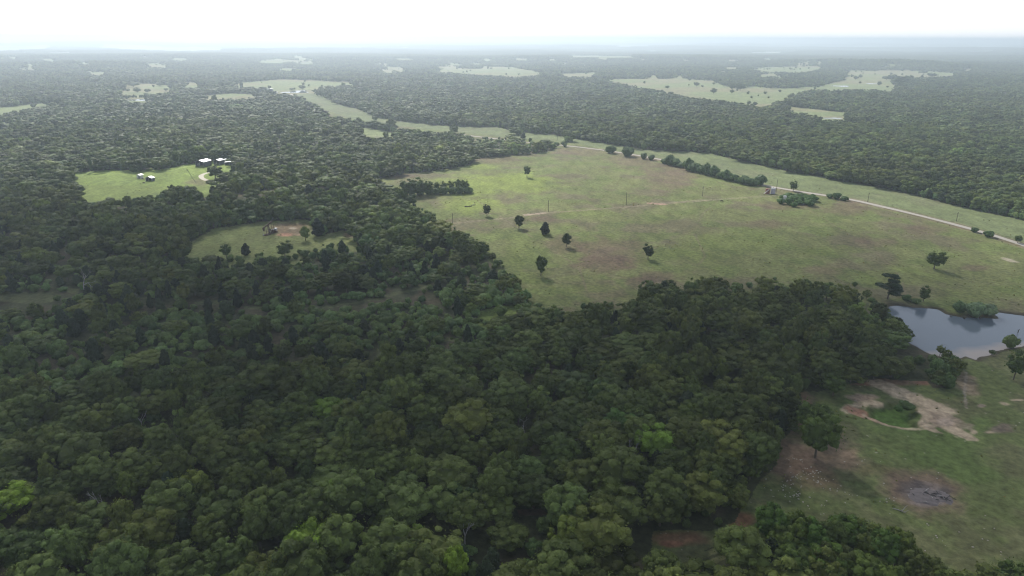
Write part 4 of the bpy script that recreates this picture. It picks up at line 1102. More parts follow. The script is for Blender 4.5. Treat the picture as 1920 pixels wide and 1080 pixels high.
# ------------------------------------------------------------------ small mesh kit
def box(V, Fc, c, s, rz=0, ry=0):
    M = Matrix.Translation(c) @ Matrix.Rotation(rz, 4, 'Z') @ Matrix.Rotation(ry, 4, 'Y')
    n = len(V)
    for (i, j, k) in ((-1, -1, -1), (1, -1, -1), (1, 1, -1), (-1, 1, -1), (-1, -1, 1), (1, -1, 1), (1, 1, 1), (-1, 1, 1)):
        V.append(tuple(M @ Vector((i * s[0] / 2, j * s[1] / 2, k * s[2] / 2))))
    for f in ((0, 3, 2, 1), (4, 5, 6, 7), (0, 1, 5, 4), (1, 2, 6, 5), (2, 3, 7, 6), (3, 0, 4, 7)): Fc.append(tuple(n + q for q in f))
def bar(V, Fc, a, b, t, k=6):
    a, b = Vector(a), Vector(b); d = (b - a).normalized(); u = d.cross(Vector((.2, .3, .9))).normalized(); w_ = d.cross(u); n = len(V)
    for p in (a, b):
        for i in range(k):
            g = 2 * math.pi * i / k; V.append(tuple(p + (u * math.cos(g) + w_ * math.sin(g)) * t))
    for i in range(k): Fc.append((n + i, n + (i + 1) % k, n + k + (i + 1) % k, n + k + i))
    Fc.append(tuple(n + i for i in range(k))[::-1]); Fc.append(tuple(n + k + i for i in range(k)))
def cyl(V, Fc, c, r_, h, k=20, r2=None):
    n = len(V); r2 = r_ if r2 is None else r2
    for z, q in ((0, r_), (h, r2)):
        for i in range(k): g = 2 * math.pi * i / k; V.append((c[0] + q * math.cos(g), c[1] + q * math.sin(g), c[2] + z))
    for i in range(k): Fc.append((n + i, n + (i + 1) % k, n + k + (i + 1) % k, n + k + i))
    Fc.append(tuple(n + i for i in range(k))[::-1]); Fc.append(tuple(n + k + i for i in range(k)))
def part(name, mat, parent, fn, bev=0.0):
    V, Fc = [], []; fn(V, Fc); me = bpy.data.meshes.new(name); me.from_pydata(V, [], Fc); me.materials.append(mat); me.update()
    o = link(name, me, parent)
    if bev: b = o.modifiers.new('bevel', 'BEVEL'); b.width = bev; b.segments = 2; b.limit_method = 'ANGLE'
    return o
M_WHITE = simple('white_sheet_metal', (.46, .47, .48), .45, .2, .06)
M_ROOFG = simple('grey_roof_metal', (.42, .44, .45), .5, .3, .12)
M_RUST = simple('rusty_dark_steel', (.075, .040, .030), .75, .2, .35, 1.5)
M_STEEL = simple('grey_steel', (.28, .28, .30), .6, .4, .2)
M_DWALL = simple('dark_wall', (.09, .10, .12), .8, 0, .2)
M_WALL = simple('light_wall', (.55, .56, .55), .7, 0, .1)
M_REDT = simple('oxide_red_paint', (.19, .055, .045), .7, 0, .35, 1.0)
M_LAV = simple('weathered_grey_paint', (.40, .38, .46), .7, 0, .2, 1.0)
M_POLE = simple('creosote_pole_wood', (.075, .06, .05), .9, 0, .3)
M_ROCK = simple('limestone', (.36, .33, .28), .9, 0, .2, 1.0)
M_CHAR = simple('charred_wood', (.03, .028, .028), .9, 0, .4)
M_ASH = simple('ash', (.135, .115, .115), .95, 0, .35, 1.2, .6)
M_HIDE = simple('dark_brown_hide', (.035, .022, .016), .7, 0, .2)
M_GLASS = simple('dark_window_glass', (.03, .035, .04), .1, 0, .1)
M_TYRE = simple('tyre_rubber', (.02, .02, .02), .8, 0, .1)

# ------------------------------------------------------------------ pump jack
def pumpjack():
    a, b = at(495.5, 442.5), at(519, 434.5)
    mid = (a + b) / 2; ang = math.atan2(b.y - a.y, b.x - a.x); L = (b - a).length
    r_ = empty('pump_jack', mid, ang, L / 9.5); tag(r_, 'rusty dark oil pump with its horse head down, white motor box, in the small clearing', 'oil pump')
    def skid(V, Fc):
        for s in (-.8, .8): box(V, Fc, (0, s, .25), (9.4, .35, .5))
        for x_ in (-4.4, -2, 0, 2, 4.4): box(V, Fc, (x_, 0, .22), (.3, 1.5, .3))
        box(V, Fc, (1.8, 0, .75), (3.6, 1.7, .5))
    part('skid_frame', M_RUST, r_, skid, .03)
    def post(V, Fc):
        for s in (-1, 1):
            bar(V, Fc, (-2.3, s * .9, .5), (-1.1, s * .15, 4.9), .13); bar(V, Fc, (.1, s * .9, .5), (-1.1, s * .15, 4.9), .13)
        bar(V, Fc, (-1.7, -.5, 2.6), (-1.7, .5, 2.6), .07); bar(V, Fc, (-.5, -.5, 2.6), (-.5, .5, 2.6), .07)
        box(V, Fc, (-1.1, 0, 5.0), (.5, .7, .35))
    part('samson_post', M_RUST, r_, post)
    ry = R(-17)
    def P(u, w_=0, z=0): return Vector((-1.1, 0, 5.25)) + Vector((u * math.cos(-ry) - z * math.sin(-ry), w_, u * math.sin(-ry) + z * math.cos(-ry)))
    def beam(V, Fc):
        box(V, Fc, P(.1, 0, .22), (6.6, .12, .5), 0, ry); box(V, Fc, P(.1, 0, .49), (6.6, .42, .08), 0, ry); box(V, Fc, P(.1, 0, -.05), (6.6, .42, .08), 0, ry)
    part('walking_beam', M_RUST, r_, beam)
    def head(V, Fc):
        n = len(V); pts = []
        prof = [(-3.1, .75), (-3.7, .7), (-4.15, .35), (-4.35, -.2), (-4.35, -.8), (-4.2, -1.35), (-3.85, -1.7), (-3.45, -1.2), (-3.1, -.3)]
        for s in (-.25, .25):
            for (u, z) in prof: V.append(tuple(P(u, s, z)))
        m = len(prof); Fc.append(tuple(n + i for i in range(m))); Fc.append(tuple(n + m + i for i in range(m))[::-1])
        for i in range(m): Fc.append((n + (i + 1) % m, n + i, n + m + i, n + m + (i + 1) % m))
    part('horse_head', M_RUST, r_, head)
    def pit(V, Fc, s):
        e = P(3.2, s * .75, 0); bar(V, Fc, e, (2.1, s * .75, 1.9), .09)
    part('pitman_arm', M_RUST, r_, lambda V, Fc: pit(V, Fc, 1)); part('pitman_arm', M_RUST, r_, lambda V, Fc: pit(V, Fc, -1))
    def eq(V, Fc): e1, e2 = P(3.2, -.8, 0), P(3.2, .8, 0); bar(V, Fc, e1, e2, .12)
    part('equalizer', M_RUST, r_, eq)
    for s in (-1, 1):
        def cr(V, Fc, s=s):
            box(V, Fc, (1.6, s * .98, 1.75), (2.3, .16, .5), 0, R(20)); n = len(V)
            for yy in (s * 1.0, s * 1.28):
                for i in range(12): g = math.pi * i / 11 + .3; V.append((.95 + 1.05 * math.cos(g + 1.2), yy, 1.55 + 1.05 * math.sin(g + 1.2)))
            Fc.append(tuple(n + i for i in range(12))); Fc.append(tuple(n + 12 + i for i in range(12))[::-1])
            for i in range(12): Fc.append((n + (i + 1) % 12, n + i, n + 12 + i, n + 12 + (i + 1) % 12))
        part('crank_counterweight', M_RUST, r_, cr)
    part('gearbox', M_STEEL, r_, lambda V, Fc: (box(V, Fc, (1.9, 0, 1.55), (1.3, 1.1, 1.1)), bar(V, Fc, (1.9, -.9, 1.8), (1.9, .9, 1.8), .2)), .05)
    part('motor_box', M_WHITE, r_, lambda V, Fc: (box(V, Fc, (4.25, 0, 1.45), (1.1, 1.2, 1.3)), box(V, Fc, (4.25, 0, 2.16), (1.25, 1.35, .08))), .03)
    part('belt_guard', M_RUST, r_, lambda V, Fc: box(V, Fc, (3.1, .6, 1.35), (1.9, .12, .75)))
    part('ladder', M_STEEL, r_, lambda V, Fc: [bar(V, Fc, (-.1, -.5, .5), (-.9, -.3, 4.8), .04), bar(V, Fc, (-.1, -.05, .5), (-.9, .15, 4.8), .04)] + [bar(V, Fc, (-.1 - .8 * t, -.5 + .2 * t, .5 + 4.3 * t), (-.1 - .8 * t, -.05 + .2 * t, .5 + 4.3 * t), .025) for t in (.1, .2, .3, .4, .5, .6, .7, .8, .9)])
    hd = P(-4.3, 0, -.4)
    part('polished_rod', M_STEEL, r_, lambda V, Fc: (bar(V, Fc, (hd.x - .12, .1, hd.z), (hd.x - .12, 0, 1.5), .03), bar(V, Fc, (hd.x - .12, -.1, hd.z), (hd.x - .12, 0, 1.5), .03), bar(V, Fc, (hd.x - .12, 0, 1.7), (hd.x - .12, 0, .6), .04)))
    part('wellhead', M_STEEL, r_, lambda V, Fc: (cyl(V, Fc, (hd.x - .12, 0, 0), .22, 1.1, 12), cyl(V, Fc, (hd.x - .12, 0, .7), .35, .15, 12), bar(V, Fc, (hd.x - .8, 0, .5), (hd.x + .5, 0, .5), .1)))
pumpjack()

# ------------------------------------------------------------------ farm buildings
def shed(name, bx, by, wpx, dep, hpx, roof, wall, rot, label, cat, open_front=True, pitch=.22, group=None):
    p = at(bx, by); k = mpp(p); w_ = wpx / k; h = hpx / k; he = h * (1 - pitch)
    r_ = empty(name, p, rot); tag(r_, label, cat, group)
    ov = .35; t = .14
    def walls(V, Fc):
        box(V, Fc, (0, dep / 2 - .1, he / 2), (w_, .2, he))
        for s in (-1, 1): box(V, Fc, (s * (w_ / 2 - .1), -.1 if open_front else 0, he / 2), (.2, dep - .25 if open_front else dep - .41, he))
        if not open_front: box(V, Fc, (0, -dep / 2 + .1, he / 2), (w_, .2, he))
        for y_ in ((dep / 2 - .1,) if open_front else (dep / 2 - .1, -dep / 2 + .1)):
            n = len(V)
            for q in (-.1, .1):
                V.extend([(-w_ / 2, y_ + q, he), (w_ / 2, y_ + q, he), (0, y_ + q, h - .05)])
            Fc.extend([(n, n + 1, n + 2), (n + 3, n + 5, n + 4), (n, n + 3, n + 4, n + 1), (n + 1, n + 4, n + 5, n + 2), (n + 2, n + 5, n + 3, n)])
    part('wall', wall, r_, walls)
    def rf(V, Fc):
        n = len(V); a = w_ / 2 + ov; sl = (h - he) / (w_ / 2); e = he - ov * sl
        for y_ in (-dep / 2 - ov, dep / 2 + ov):
            V.extend([(-a, y_, e), (0, y_, h), (a, y_, e), (-a, y_, e + t), (0, y_, h + t), (a, y_, e + t)])
        Fc.extend([(n + 3, n + 4, n + 10, n + 9), (n + 4, n + 5, n + 11, n + 10), (n, n + 6, n + 7, n + 1), (n + 1, n + 7, n + 8, n + 2), (n, n + 1, n + 4, n + 3), (n + 1, n + 2, n + 5, n + 4),
                   (n + 6, n + 9, n + 10, n + 7), (n + 7, n + 10, n + 11, n + 8), (n, n + 3, n + 9, n + 6), (n + 2, n + 8, n + 11, n + 5)])
    part('roof', roof, r_, rf)
    if open_front:
        m = 3
        for i in range(m):
            part('post', M_WHITE if wall is M_DWALL else M_STEEL, r_, lambda V, Fc, i=i: box(V, Fc, (-w_ / 2 + .12 + (w_ - .24) * i / (m - 1), -dep / 2 + .1, he / 2 - .02), (.22, .22, he - .05)))
    else:
        part('door', M_DWALL, r_, lambda V, Fc: box(V, Fc, (w_ * .15, -dep / 2 - .03, he * .42), (min(1.6, w_ * .3), .08, he * .84)))
    return r_
shed('barn', 382, 311, 19, 11, 12, M_WHITE, M_DWALL, R(-16), 'largest open fronted barn with white gable roof at the head of the bright green paddock', 'barn')
shed('open_shed', 411, 308, 12, 8, 10, M_WHITE, M_DWALL, R(-12), 'smaller white roofed open shed right of the big barn', 'shed')
shed('small_shed', 422, 306, 7, 5, 8, M_ROOFG, M_DWALL, R(-8), 'small grey roofed shed between two white roofs at the farm', 'shed', False)
shed('open_shed', 436, 303, 10, 5, 8, M_WHITE, M_DWALL, R(14), 'white roofed shed farthest right against the trees at the farm', 'shed')
shed('carport', 431, 309, 16, 4, 6, M_WHITE, M_DWALL, R(4), 'long low white carport roof in front of the farm sheds', 'carport', True, .12)
shed('loafing_shed', 282, 339, 13.5, 4, 8.5, M_ROOFG, M_DWALL, R(-10), 'dark fronted livestock shelter with pale roof in the paddock', 'shed', True, .3)
shed('white_shed', 263, 334, 8.5, 3.5, 7.5, M_WHITE, M_WALL, R(-18), 'small white shed behind the dark livestock shelter in the paddock', 'shed', False, .15)
shed('farmhouse', 507, 171, 10, 9, 5, M_WHITE, M_DWALL, R(10), 'white roofed house beside the glaring white water in the far left distance', 'house', False)
shed('farm_shed', 516, 176, 8, 8, 4, M_WHITE, M_WALL, R(-10), 'pale shed in front of the far white roofed house', 'shed', False)
shed('metal_building', 1437, 92, 9, 60, 2.6, M_WHITE, M_WHITE, 0, 'tiny white building in the haze under the right horizon', 'building', False)
def water_tank():
    p = at(371, 311); k = mpp(p); r_ = empty('livestock_trailer', p, R(-12)); tag(r_, 'white trailer parked beside the left side of the big barn', 'trailer')
    part('body', M_WHITE, r_, lambda V, Fc: box(V, Fc, (0, 0, 1.45), (4.4, 2, 1.7)), .12)
    part('chassis', M_STEEL, r_, lambda V, Fc: (box(V, Fc, (0, 0, .52), (4.3, 1.7, .14)), bar(V, Fc, (2.1, 0, .52), (3.4, 0, .45), .06)))
    for s in (-1, 1):
        part('wheel', M_TYRE, r_, lambda V, Fc, s=s: bar(V, Fc, (-.3, s * .8, .38), (-.3, s * 1.03, .38), .38, 14))
water_tank()
def car():
    p = at(426, 336.5); r_ = empty('parked_car', p, R(15)); tag(r_, 'white car parked under the trees right of the looping driveway', 'car')
    def body(V, Fc):
        prof = [(-2.2, .35), (-2.2, .85), (-1.6, .95), (-1.1, 1.0), (1.0, 1.0), (1.5, .9), (2.15, .75), (2.2, .35)]
        n = len(V)
        for s in (-.88, .88):
            for (x_, z) in prof: V.append((x_, s, z))
        m = len(prof); Fc.append(tuple(n + i for i in range(m))); Fc.append(tuple(n + m + i for i in range(m))[::-1])
        for i in range(m): Fc.append((n + (i + 1) % m, n + i, n + m + i, n + m + (i + 1) % m))
    part('body', M_WHITE, r_, body, .05)
    def cab(V, Fc):
        n = len(V)
        for s in (-1, 1): V.extend([(-1.5, s * .8, .98), (1.1, s * .8, .98), (.5, s * .65, 1.42), (-1.0, s * .65, 1.42)])
        Fc.extend([(n, n + 1, n + 2, n + 3), (n + 7, n + 6, n + 5, n + 4), (n, n + 4, n + 5, n + 1), (n + 1, n + 5, n + 6, n + 2), (n + 3, n + 2, n + 6, n + 7), (n, n + 3, n + 7, n + 4)])
    part('cabin_windows', M_GLASS, r_, cab)
    part('roof', M_WHITE, r_, lambda V, Fc: box(V, Fc, (-.25, 0, 1.45), (1.5, 1.28, .05)))
    for (x_, s) in ((-1.35, -1), (-1.35, 1), (1.35, -1), (1.35, 1)):
        part('wheel', M_TYRE, r_, lambda V, Fc, x_=x_, s=s: bar(V, Fc, (x_, s * .7, .33), (x_, s * .92, .33), .33, 14))
car()

# ------------------------------------------------------------------ tank battery by the road
def tanks():
    p = at(1450, 364); k = mpp(p)
    r_ = empty('storage_tank', p + Vector((0, 1.8, 0)), 0); tag(r_, 'pale lavender grey storage tank with white rim and white corner pipes beside the road', 'tank')
    part('shell', M_LAV, r_, lambda V, Fc: cyl(V, Fc, (0, 0, 0), 1.75, 4.5, 28))
    part('roof', M_WHITE, r_, lambda V, Fc: (cyl(V, Fc, (0, 0, 4.5), 1.85, .14, 28), cyl(V, Fc, (0, 0, 4.64), 1.8, .35, 28, .3)))
    part('vent', M_RUST, r_, lambda V, Fc: cyl(V, Fc, (.1, 0, 4.9), .16, .7, 10))
    for s in (-1, 1): part('downpipe', M_WHITE, r_, lambda V, Fc, s=s: (bar(V, Fc, (s * 1.75, -.75, 0), (s * 1.75, -.75, 4.6), .17), bar(V, Fc, (s * 1.75, -.75, 4.6), (s * 1.2, 0, 4.75), .14)))
    q = empty('storage_tank', p + Vector((-4.2, 2.2, 0)), 0); tag(q, 'oxide red storage tank left of the pale one beside the road', 'tank')
    part('shell', M_REDT, q, lambda V, Fc: cyl(V, Fc, (0, 0, 0), 1.7, 3.9, 28)); part('roof', M_REDT, q, lambda V, Fc: (cyl(V, Fc, (0, 0, 3.9), 1.78, .1, 28), cyl(V, Fc, (0, 0, 4.0), 1.7, .3, 28, .2)))
    st = empty('metal_stairs', p + Vector((-5.4, -.3, 0)), 0); tag(st, 'light metal stairway climbing in front of the red tank', 'stairs')
    part('stringer', M_WALL, st, lambda V, Fc: (bar(V, Fc, (-2.6, 0, 0), (1.6, 0, 3.7), .09), bar(V, Fc, (-2.6, .8, 0), (1.6, .8, 3.7), .09)))
    part('treads', M_WALL, st, lambda V, Fc: [box(V, Fc, (-2.4 + .3 * i, .4, .18 + .264 * i), (.28, .75, .05)) for i in range(13)])
    part('handrail', M_WALL, st, lambda V, Fc: [bar(V, Fc, (-2.6, 0, 1), (1.6, 0, 4.7), .05)] + [bar(V, Fc, (-2.6 + 1.05 * i, 0, .93 * i), (-2.6 + 1.05 * i, 0, 1 + .93 * i), .04) for i in range(5)])
    c2 = at(1471, 376)
    t_ = empty('stock_tank', c2 + Vector((0, 0, 0)), 0); tag(t_, 'white topped round water tank inside the oval shrub thicket', 'tank')
    part('shell', M_WALL, t_, lambda V, Fc: cyl(V, Fc, (0, 0, 0), 1.3, 3.6, 24)); part('lid', M_WHITE, t_, lambda V, Fc: (cyl(V, Fc, (0, 0, 3.6), 1.45, .1, 24), cyl(V, Fc, (0, 0, 3.7), 1.4, .25, 24, .1)))
tanks()

# ------------------------------------------------------------------ power poles
def pole(bx, by, hpx, rot, label, group=None):
    p = at(bx, by); h = hpx / mpp(p)
    r_ = empty('utility_pole', p, rot); tag(r_, label, 'utility pole', group)
    part('post', M_POLE, r_, lambda V, Fc: cyl(V, Fc, (0, 0, -.5), .19, h + .5, 10, .12))
    part('crossarm', M_POLE, r_, lambda V, Fc: (box(V, Fc, (0, .16, h - .9), (2.3, .12, .16)), bar(V, Fc, (-.7, .16, h - .95), (0, .16, h - 1.7), .03), bar(V, Fc, (.7, .16, h - .95), (0, .16, h - 1.7), .03)))
    for x_ in (-1.05, 0, 1.05): part('insulator', M_WHITE, r_, lambda V, Fc, x_=x_: cyl(V, Fc, (x_, .16, h - .81 if x_ else h + .01), .06, .2, 8, .03))
    return r_
pole(849, 420, 21, R(70), 'thin pole at the woodland edge, leftmost in the main pasture line')
pole(1028, 397, 22, R(70), 'pole beside the bare sandy track in the main pasture')
pole(1174, 384, 24, R(70), 'dark pole in the middle of the line crossing the main pasture')
pole(1317, 368, 19, R(70), 'pole of the pasture line nearest to the tanks on its left')
pole(1455, 361, 25, R(70), 'tall dark pole rising behind the storage tanks')
pole(1627, 378, 17, R(30), 'faint pole beyond the gravel road right of the junction')
pole(1793, 415, 18, R(30), 'pole beyond the gravel road toward the right edge')
pole(1045, 263, 12, R(30), 'faint pole on the far strip above the scrub point')
pole(1260, 292, 12, R(30), 'faint pole on the far strip behind the hedgerow')
pole(871, 240, 10, R(30), 'tiny pole at the forest foot on the far strip')

# ------------------------------------------------------------------ animals
def quadruped(name, p, rz, hgt, label, cat, grazing=True, mane=False):
    """one skinned body: deep chest, jointed legs, head on a neck"""
    s = hgt / 1.5
    pts = {}; V = []; E = []; Rr = []
    def v(c, r_, parent=None):
        V.append(tuple(q * s for q in c)); Rr.append(r_ * s); i = len(V) - 1
        if parent is not None: E.append((parent, i))
        return i
    pel = v((-.72, 0, 1.22), .27); bel = v((-.2, 0, 1.13), .31, pel); che = v((.38, 0, 1.12), .33, bel); sh = v((.66, 0, 1.25), .24, che)
    if grazing: n1 = v((.95, 0, 1.15), .16, sh); n2 = v((1.22, 0, .75), .12, n1); h1 = v((1.34, 0, .42), .12, n2); h2 = v((1.36, 0, .16), .07, h1)
    else: n1 = v((.92, 0, 1.5), .17, sh); n2 = v((1.12, 0, 1.8), .13, n1); h1 = v((1.32, 0, 1.84), .12, n2); h2 = v((1.6, 0, 1.66), .07, h1)
    tail = v((-.98, 0, 1.2), .06, pel); v((-1.06, 0, .7), .05, tail)
    for y_ in (-.17, .17):
        a = v((.5, y_, .88), .13, che); b = v((.5, y_ * 1.1, .46), .075, a); c = v((.48, y_ * 1.1, .1), .05, b); v((.53, y_ * 1.1, .02), .06, c)
        a = v((-.72, y_, .9), .16, pel); b = v((-.62, y_ * 1.1, .66), .1, a); c = v((-.84, y_ * 1.1, .45), .065, b); d = v((-.78, y_ * 1.1, .08), .05, c); v((-.72, y_ * 1.1, .02), .06, d)
    for y_ in (-.08, .08):
        e = V[h1]; i = len(V); V.append((e[0] - .02 * s, y_ * s, e[2] + .14 * s)); Rr.append(.025 * s); E.append((h1, i))
    me = bpy.data.meshes.new(name); me.from_pydata(V, E, []); me.materials.append(M_HIDE)
    o = link(name, me); o.location = p; o.rotation_euler = (0, 0, rz)
    sk = o.modifiers.new('skin', 'SKIN'); sk.use_smooth_shade = True
    for i, q in enumerate(me.skin_vertices[0].data): q.radius = (Rr[i], Rr[i]); q.use_root = (i == 0)
    sb = o.modifiers.new('sub', 'SUBSURF'); sb.levels = 1; sb.render_levels = 1
    tag(o, label, cat)
quadruped('horse', at(270, 344.5), R(170), 1.6, 'dark horse grazing in front of the livestock shelter', 'horse')
quadruped('horse', at(268, 337.5), R(10), 1.5, 'dark horse standing between the white shed and the livestock shelter', 'horse', True)
quadruped('cow', at(1353, 378.5), R(-30), 1.45, 'single dark cow in the main pasture below the faint track', 'cow')

# ------------------------------------------------------------------ logs, rocks, burn pile
def log(bx, by, L, r_, rz, label, mat=M_POLE, cat='log'):
    p = at(bx, by); o = empty('fallen_log', p, rz); tag(o, label, cat)
    tb = TB(int(bx)); tb.tube([(-L / 2, 0, r_), (-L * .1, .2, r_ * 1.1), (L / 2, -.1, r_ * .8)], [r_, r_ * .9, r_ * .5], 8, 0); me = tb.mesh('stem', (mat,)); link('stem', me, o)
    for k in range(3):
        t = TB(int(bx) + k + 1); x_ = L * (.05 + .15 * k)
        t.tube([(x_, 0, r_), (x_ + .4, (.8 if k % 2 else -.8), r_ + .9), (x_ + .9, (1.2 if k % 2 else -1.1), r_ + 1.7)], [.1, .07, .03], 5, 0)
        link('branch', t.mesh('branch', (mat,)), o)
log(878, 388, 5.5, .4, R(10), 'fallen dark log with stub branches at the left of the sunlit pasture')
log(887, 385, 4.0, .25, R(25), 'thinner fallen limb behind the dark log in the sunlit pasture', M_DEAD)
log(1686, 958, 3.2, .12, R(-35), 'pale fallen branch below the burnt patch', M_DEAD, 'branch')
def rockmesh(seed):
    tb = TB(seed); tb.blob((0, 0, .12), (.42, .30, .2), 1, .14, 1); return tb.mesh('rock', (M_ROCK,))
RK = [rockmesh(700 + k) for k in range(4)]
rr = random.Random(9)
spots = []
for (cx, cy, rx, ry, n) in ((1490, 862, 16, 4, 8), (1528, 884, 14, 8, 16), (1500, 898, 40, 14, 30), (1475, 915, 28, 14, 16), (1492, 930, 12, 7, 14), (1550, 905, 18, 10, 8), (1580, 925, 30, 14, 10), (1525, 948, 12, 6, 6),
                            (1655, 905, 6, 4, 4), (1675, 935, 16, 8, 9), (1720, 900, 30, 14, 6), (1780, 1000, 60, 30, 10), (1860, 1020, 40, 20, 6), (1545, 965, 10, 3, 2), (1625, 865, 30, 5, 6), (1900, 790, 30, 30, 6)):
    for _ in range(n): spots.append((rr.gauss(cx, rx * .7), rr.gauss(cy, ry * .7)))
for (bx, by) in spots:
    if look(open_map, np.array([bx]), np.array([by]))[0] != 5: continue
    p = at(bx, by); o = link('rock', RK[rr.randrange(4)]); o.location = p; q = rr.uniform(.3, .72); o.scale = (q, q, q); o.rotation_euler = (0, 0, rr.uniform(0, 6))
    tag(o, 'small pale rock lying on the short grass of the lower right clearing', 'rock', 'pale rocks strewn over the lower clearing')
def burn():
    p = at(1742, 932); r_ = empty('burn_pile', p, 0); tag(r_, 'low heap of grey ash and charred sticks on the burnt ground', 'ash pile')
    n = 40; V, T = [], []
    xs = np.linspace(-7.5, 7.5, n); gx, gy = np.meshgrid(xs, xs * .62)
    q = np.clip(1 - (gx / 6.2) ** 2 - (gy / 3.6) ** 2 + (fbm(gx / 2.2 + 9, gy / 2.2, 3) - .5) * 1.5, 0, 1)
    gz = q ** .7 * (.10 + .75 * fbm(gx / 1.3 + 50, gy / 1.3 + 9, 4)) - .08
    idx = np.arange(n * n).reshape(n, n); Q = np.stack([idx[:-1, :-1], idx[:-1, 1:], idx[1:, 1:], idx[1:, :-1]], -1).reshape(-1, 4)
    link('ash_heap', mesh_np('ash_heap', np.stack([gx, gy, gz], -1).reshape(-1, 3), Q, None, (M_ASH,), smooth=True), r_)
    for k in range(26):
        t = TB(900 + k); a = rr.uniform(0, 6.28); x_, y_ = rr.gauss(1.5, 2.6), rr.gauss(.3, 1.4); L = rr.uniform(.8, 2.6)
        t.tube([(x_, y_, .35), (x_ + L * .5 * math.cos(a), y_ + L * .5 * math.sin(a), .5), (x_ + L * math.cos(a), y_ + L * math.sin(a), .35)], [.1, .08, .04], 5, 0)
        link('charred_stick', t.mesh('charred_stick', (M_CHAR if k % 4 else M_DEAD,)), r_)
burn()
sp_ = at(1909, 622); tb = TB(61); tb.tube([(0, 0, -2), (.05, 0, .3), (.25, 0, 1.3)], [.2, .17, .1], 6, 0); tb.tube([(.05, 0, .3), (-.4, .1, 1.0)], [.1, .05], 5, 0)
o = link('tree_stump', tb.mesh('tree_stump', (M_POLE,))); o.location = sp_; tag(o, 'dark broken snag standing in the pond water near the right edge', 'stump')
# drowned brush under the willow bushes
for k, (bx, by) in enumerate(((1783, 592), (1808, 596), (1838, 597))):
    tb = TB(80 + k)
    for i in range(16):
        a = rr.uniform(0, 6.28); q = rr.uniform(.6, 2.6); tb.tube([(0, 0, -.8), (q * .5 * math.cos(a), q * .5 * math.sin(a), .6), (q * math.cos(a), q * math.sin(a), rr.uniform(.2, 1.4))], [.05, .04, .02], 4, 0)
    o = link('dead_brush', tb.mesh('dead_brush', (M_POLE,))); o.location = at(bx, by)
    tag(o, ('leftmost', 'middle', 'rightmost')[k] + ' tangle of bare brown twigs in the water below the willow bushes', 'brush')
# paddock fence
def fence():
    r_ = empty('wire_fence', at(340, 333), 0); tag(r_, 'thin post and wire fence across the right end of the bright green paddock', 'fence'); o0 = at(340, 333)
    line = [at(350, 318), at(356, 327), at(362, 336), at(368, 345)]
    pts = []
    for a, b in zip(line[:-1], line[1:]):
        n = max(1, int((b - a).length / 4))
        for i in range(n): pts.append(a.lerp(b, i / n))
    pts.append(line[-1])
    for q in pts: part('fence_post', M_POLE, r_, lambda V, Fc, q=q: bar(V, Fc, q - o0 + Vector((0, 0, -.2)), q - o0 + Vector((0, 0, 1.4)), .08))
    part('wire', M_STEEL, r_, lambda V, Fc: [bar(V, Fc, a - o0 + Vector((0, 0, z)), b - o0 + Vector((0, 0, z)), .012, 4) for a, b in zip(pts[:-1], pts[1:]) for z in (.4, .8, 1.2)])
fence()
# ------------------------------------------------------------------ clouds, unseen above the haze, added to shade the ground below
def shade_clouds():
    zc = 1150.0
    m, t, o = new_mat('shade_cloud')
    d = t.nodes.new('ShaderNodeBsdfDiffuse'); d.inputs['Color'].default_value = (.85, .86, .88, 1)
    tr = t.nodes.new('ShaderNodeBsdfTranslucent'); tr.inputs['Color'].default_value = (.8, .82, .86, 1)
    mx = t.nodes.new('ShaderNodeMixShader'); mx.inputs[0].default_value = 0.45
    t.links.new(d.outputs[0], mx.inputs[1]); t.links.new(tr.outputs[0], mx.inputs[2]); t.links.new(mx.outputs[0], o.inputs['Surface'])
    a = TB(77)
    # (centre over the ground it shades, radii, count)
    for (px, py, rx, ry, n) in SHADE_CLOUDS:
        p = at(px, py)
        c = np.array([p.x, p.y, 0]) + np.array(_sv) * (zc / _sv.z)
        for k in range(n):
            q = a.r.uniform(0, 1) ** .5; an = a.r.uniform(0, 6.283); r_ = a.r.uniform(.22, .42)
            a.blob(c + (rx * q * math.cos(an), ry * q * math.sin(an), a.r.uniform(-15, 40)), (rx * r_, ry * r_, 45 * a.r.uniform(.6, 1.3)), 2, .05, 1)
    me = a.mesh('shade_clouds', (m,))
    ob = link('shade_clouds', me); tag(ob, kind='structure')
SHADE_CLOUDS = [(950, 1070, 90, 35, 11), (300, 1050, 90, 40, 11), (1500, 1040, 60, 25, 6), (760, 900, 150, 60, 17), (1500, 800, 150, 60, 12), (200, 760, 120, 90, 16), (760, 640, 110, 40, 8), (100, 480, 160, 90, 16), (1500, 560, 110, 35, 10), (1560, 440, 190, 60, 4),
          (400, 440, 90, 50, 12)]
shade_clouds()
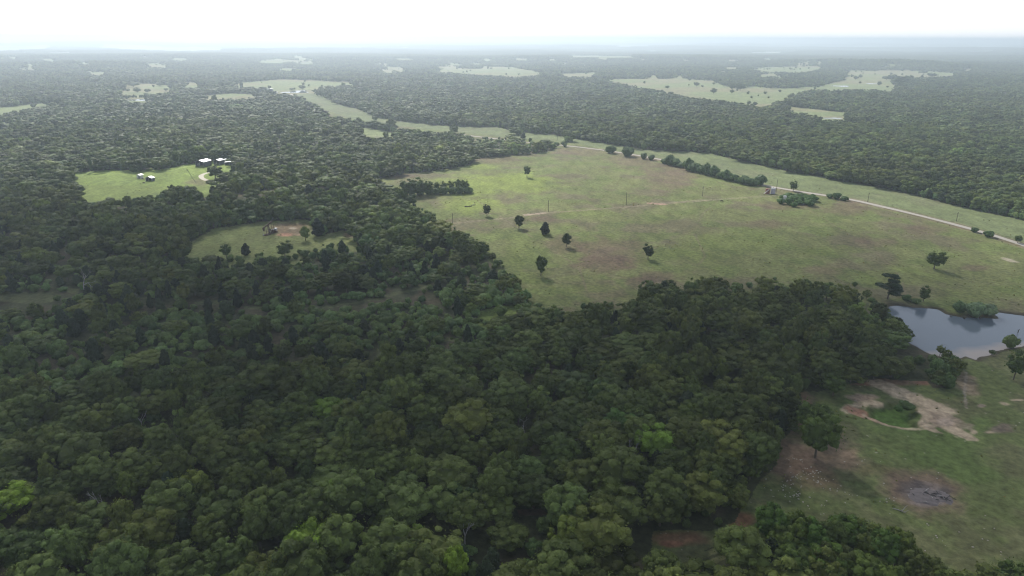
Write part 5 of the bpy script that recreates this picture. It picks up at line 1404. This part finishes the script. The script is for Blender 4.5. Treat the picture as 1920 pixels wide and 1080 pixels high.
# ------------------------------------------------------------------ weed tufts over the pastures: one object
def weeds():
    def tuft(seed, hh):
        a = TB(seed); n = 26
        for k in range(n):
            an = a.r.uniform(0, 6.283); q = a.r.uniform(0, .5); P = np.array([[q * math.cos(an), q * math.sin(an), hh * a.r.uniform(.2, .6)]])
            a.cards(P, np.array([[math.cos(an), math.sin(an), .6]]), .5, a.r.uniform(.7, 1.3))
        return a.mesh('grass_tuft', (M_BUSH,))
    W = variants('grass_tuft', [tuft(3000 + k, .5 + .2 * k) for k in range(3)])
    x, y, z, px, py = candidates(150, 700, 3.2)
    c = look(open_map, px, py); st = look(strip_map, px, py)
    cl = fbm(x / 13 + 4, y / 13 + 9, 4)
    m = ((c == 1) & (st == 0) & (rng.random(len(x)) < .015 + .35 * sstep(.52, .68, cl))) | ((c == 5) & (rng.random(len(x)) < .01 + .2 * sstep(.5, .68, cl))) | (((c == 3) | (c == 4)) & (rng.random(len(x)) < .10)) | ((st == 1) & (c == 1) & (rng.random(len(x)) < .05))
    m &= sdist(x, y, ROAD_W, False) > 4
    x, y, z = x[m], y[m], z[m]; n = len(x)
    sz = rng.uniform(.4, 1.1, n)
    t = np.array([[1.55, 1.12, 1.2, 1]]) * rng.normal(1, .2, (n, 1)).clip(.5, 1.6); t[:, 3] = 1
    t[rng.random(n) < .25, :3] *= np.array([1.3, .95, 1.2])
    scatter('grass_tufts', np.stack([x, y, z - .05], -1), rng.integers(0, 3, n), np.stack([x * 0, x * 0, rng.uniform(0, 6.28, n)], -1), np.stack([sz, sz, sz * rng.uniform(.5, 1.1, n)], -1), t, W)
    print('weeds', n)
weeds()
# ------------------------------------------------------------------ haze
def haze():
    b = 45000.0; zt = H + 26.0; zb = -42.0
    V = [(-b, -b, zb), (b, -b, zb), (b, b, zb), (-b, b, zb), (-b, -b, zt), (b, -b, zt), (b, b, zt), (-b, b, zt)]
    Fc = [(0, 3, 2, 1), (4, 5, 6, 7), (0, 1, 5, 4), (1, 2, 6, 5), (2, 3, 7, 6), (3, 0, 4, 7)]
    me = bpy.data.meshes.new('haze'); me.from_pydata(V, [], Fc)
    m, t, o = new_mat('haze')
    v = t.nodes.new('ShaderNodeVolumePrincipled')
    v.inputs['Density'].default_value = HAZE_DENSITY
    v.inputs['Color'].default_value = (0.635, 0.735, 0.845, 1)
    v.inputs['Anisotropy'].default_value = 0.48
    t.links.new(v.outputs[0], o.inputs['Volume'])
    me.materials.append(m)
    h = link('haze', me); tag(h, kind='stuff')
haze()
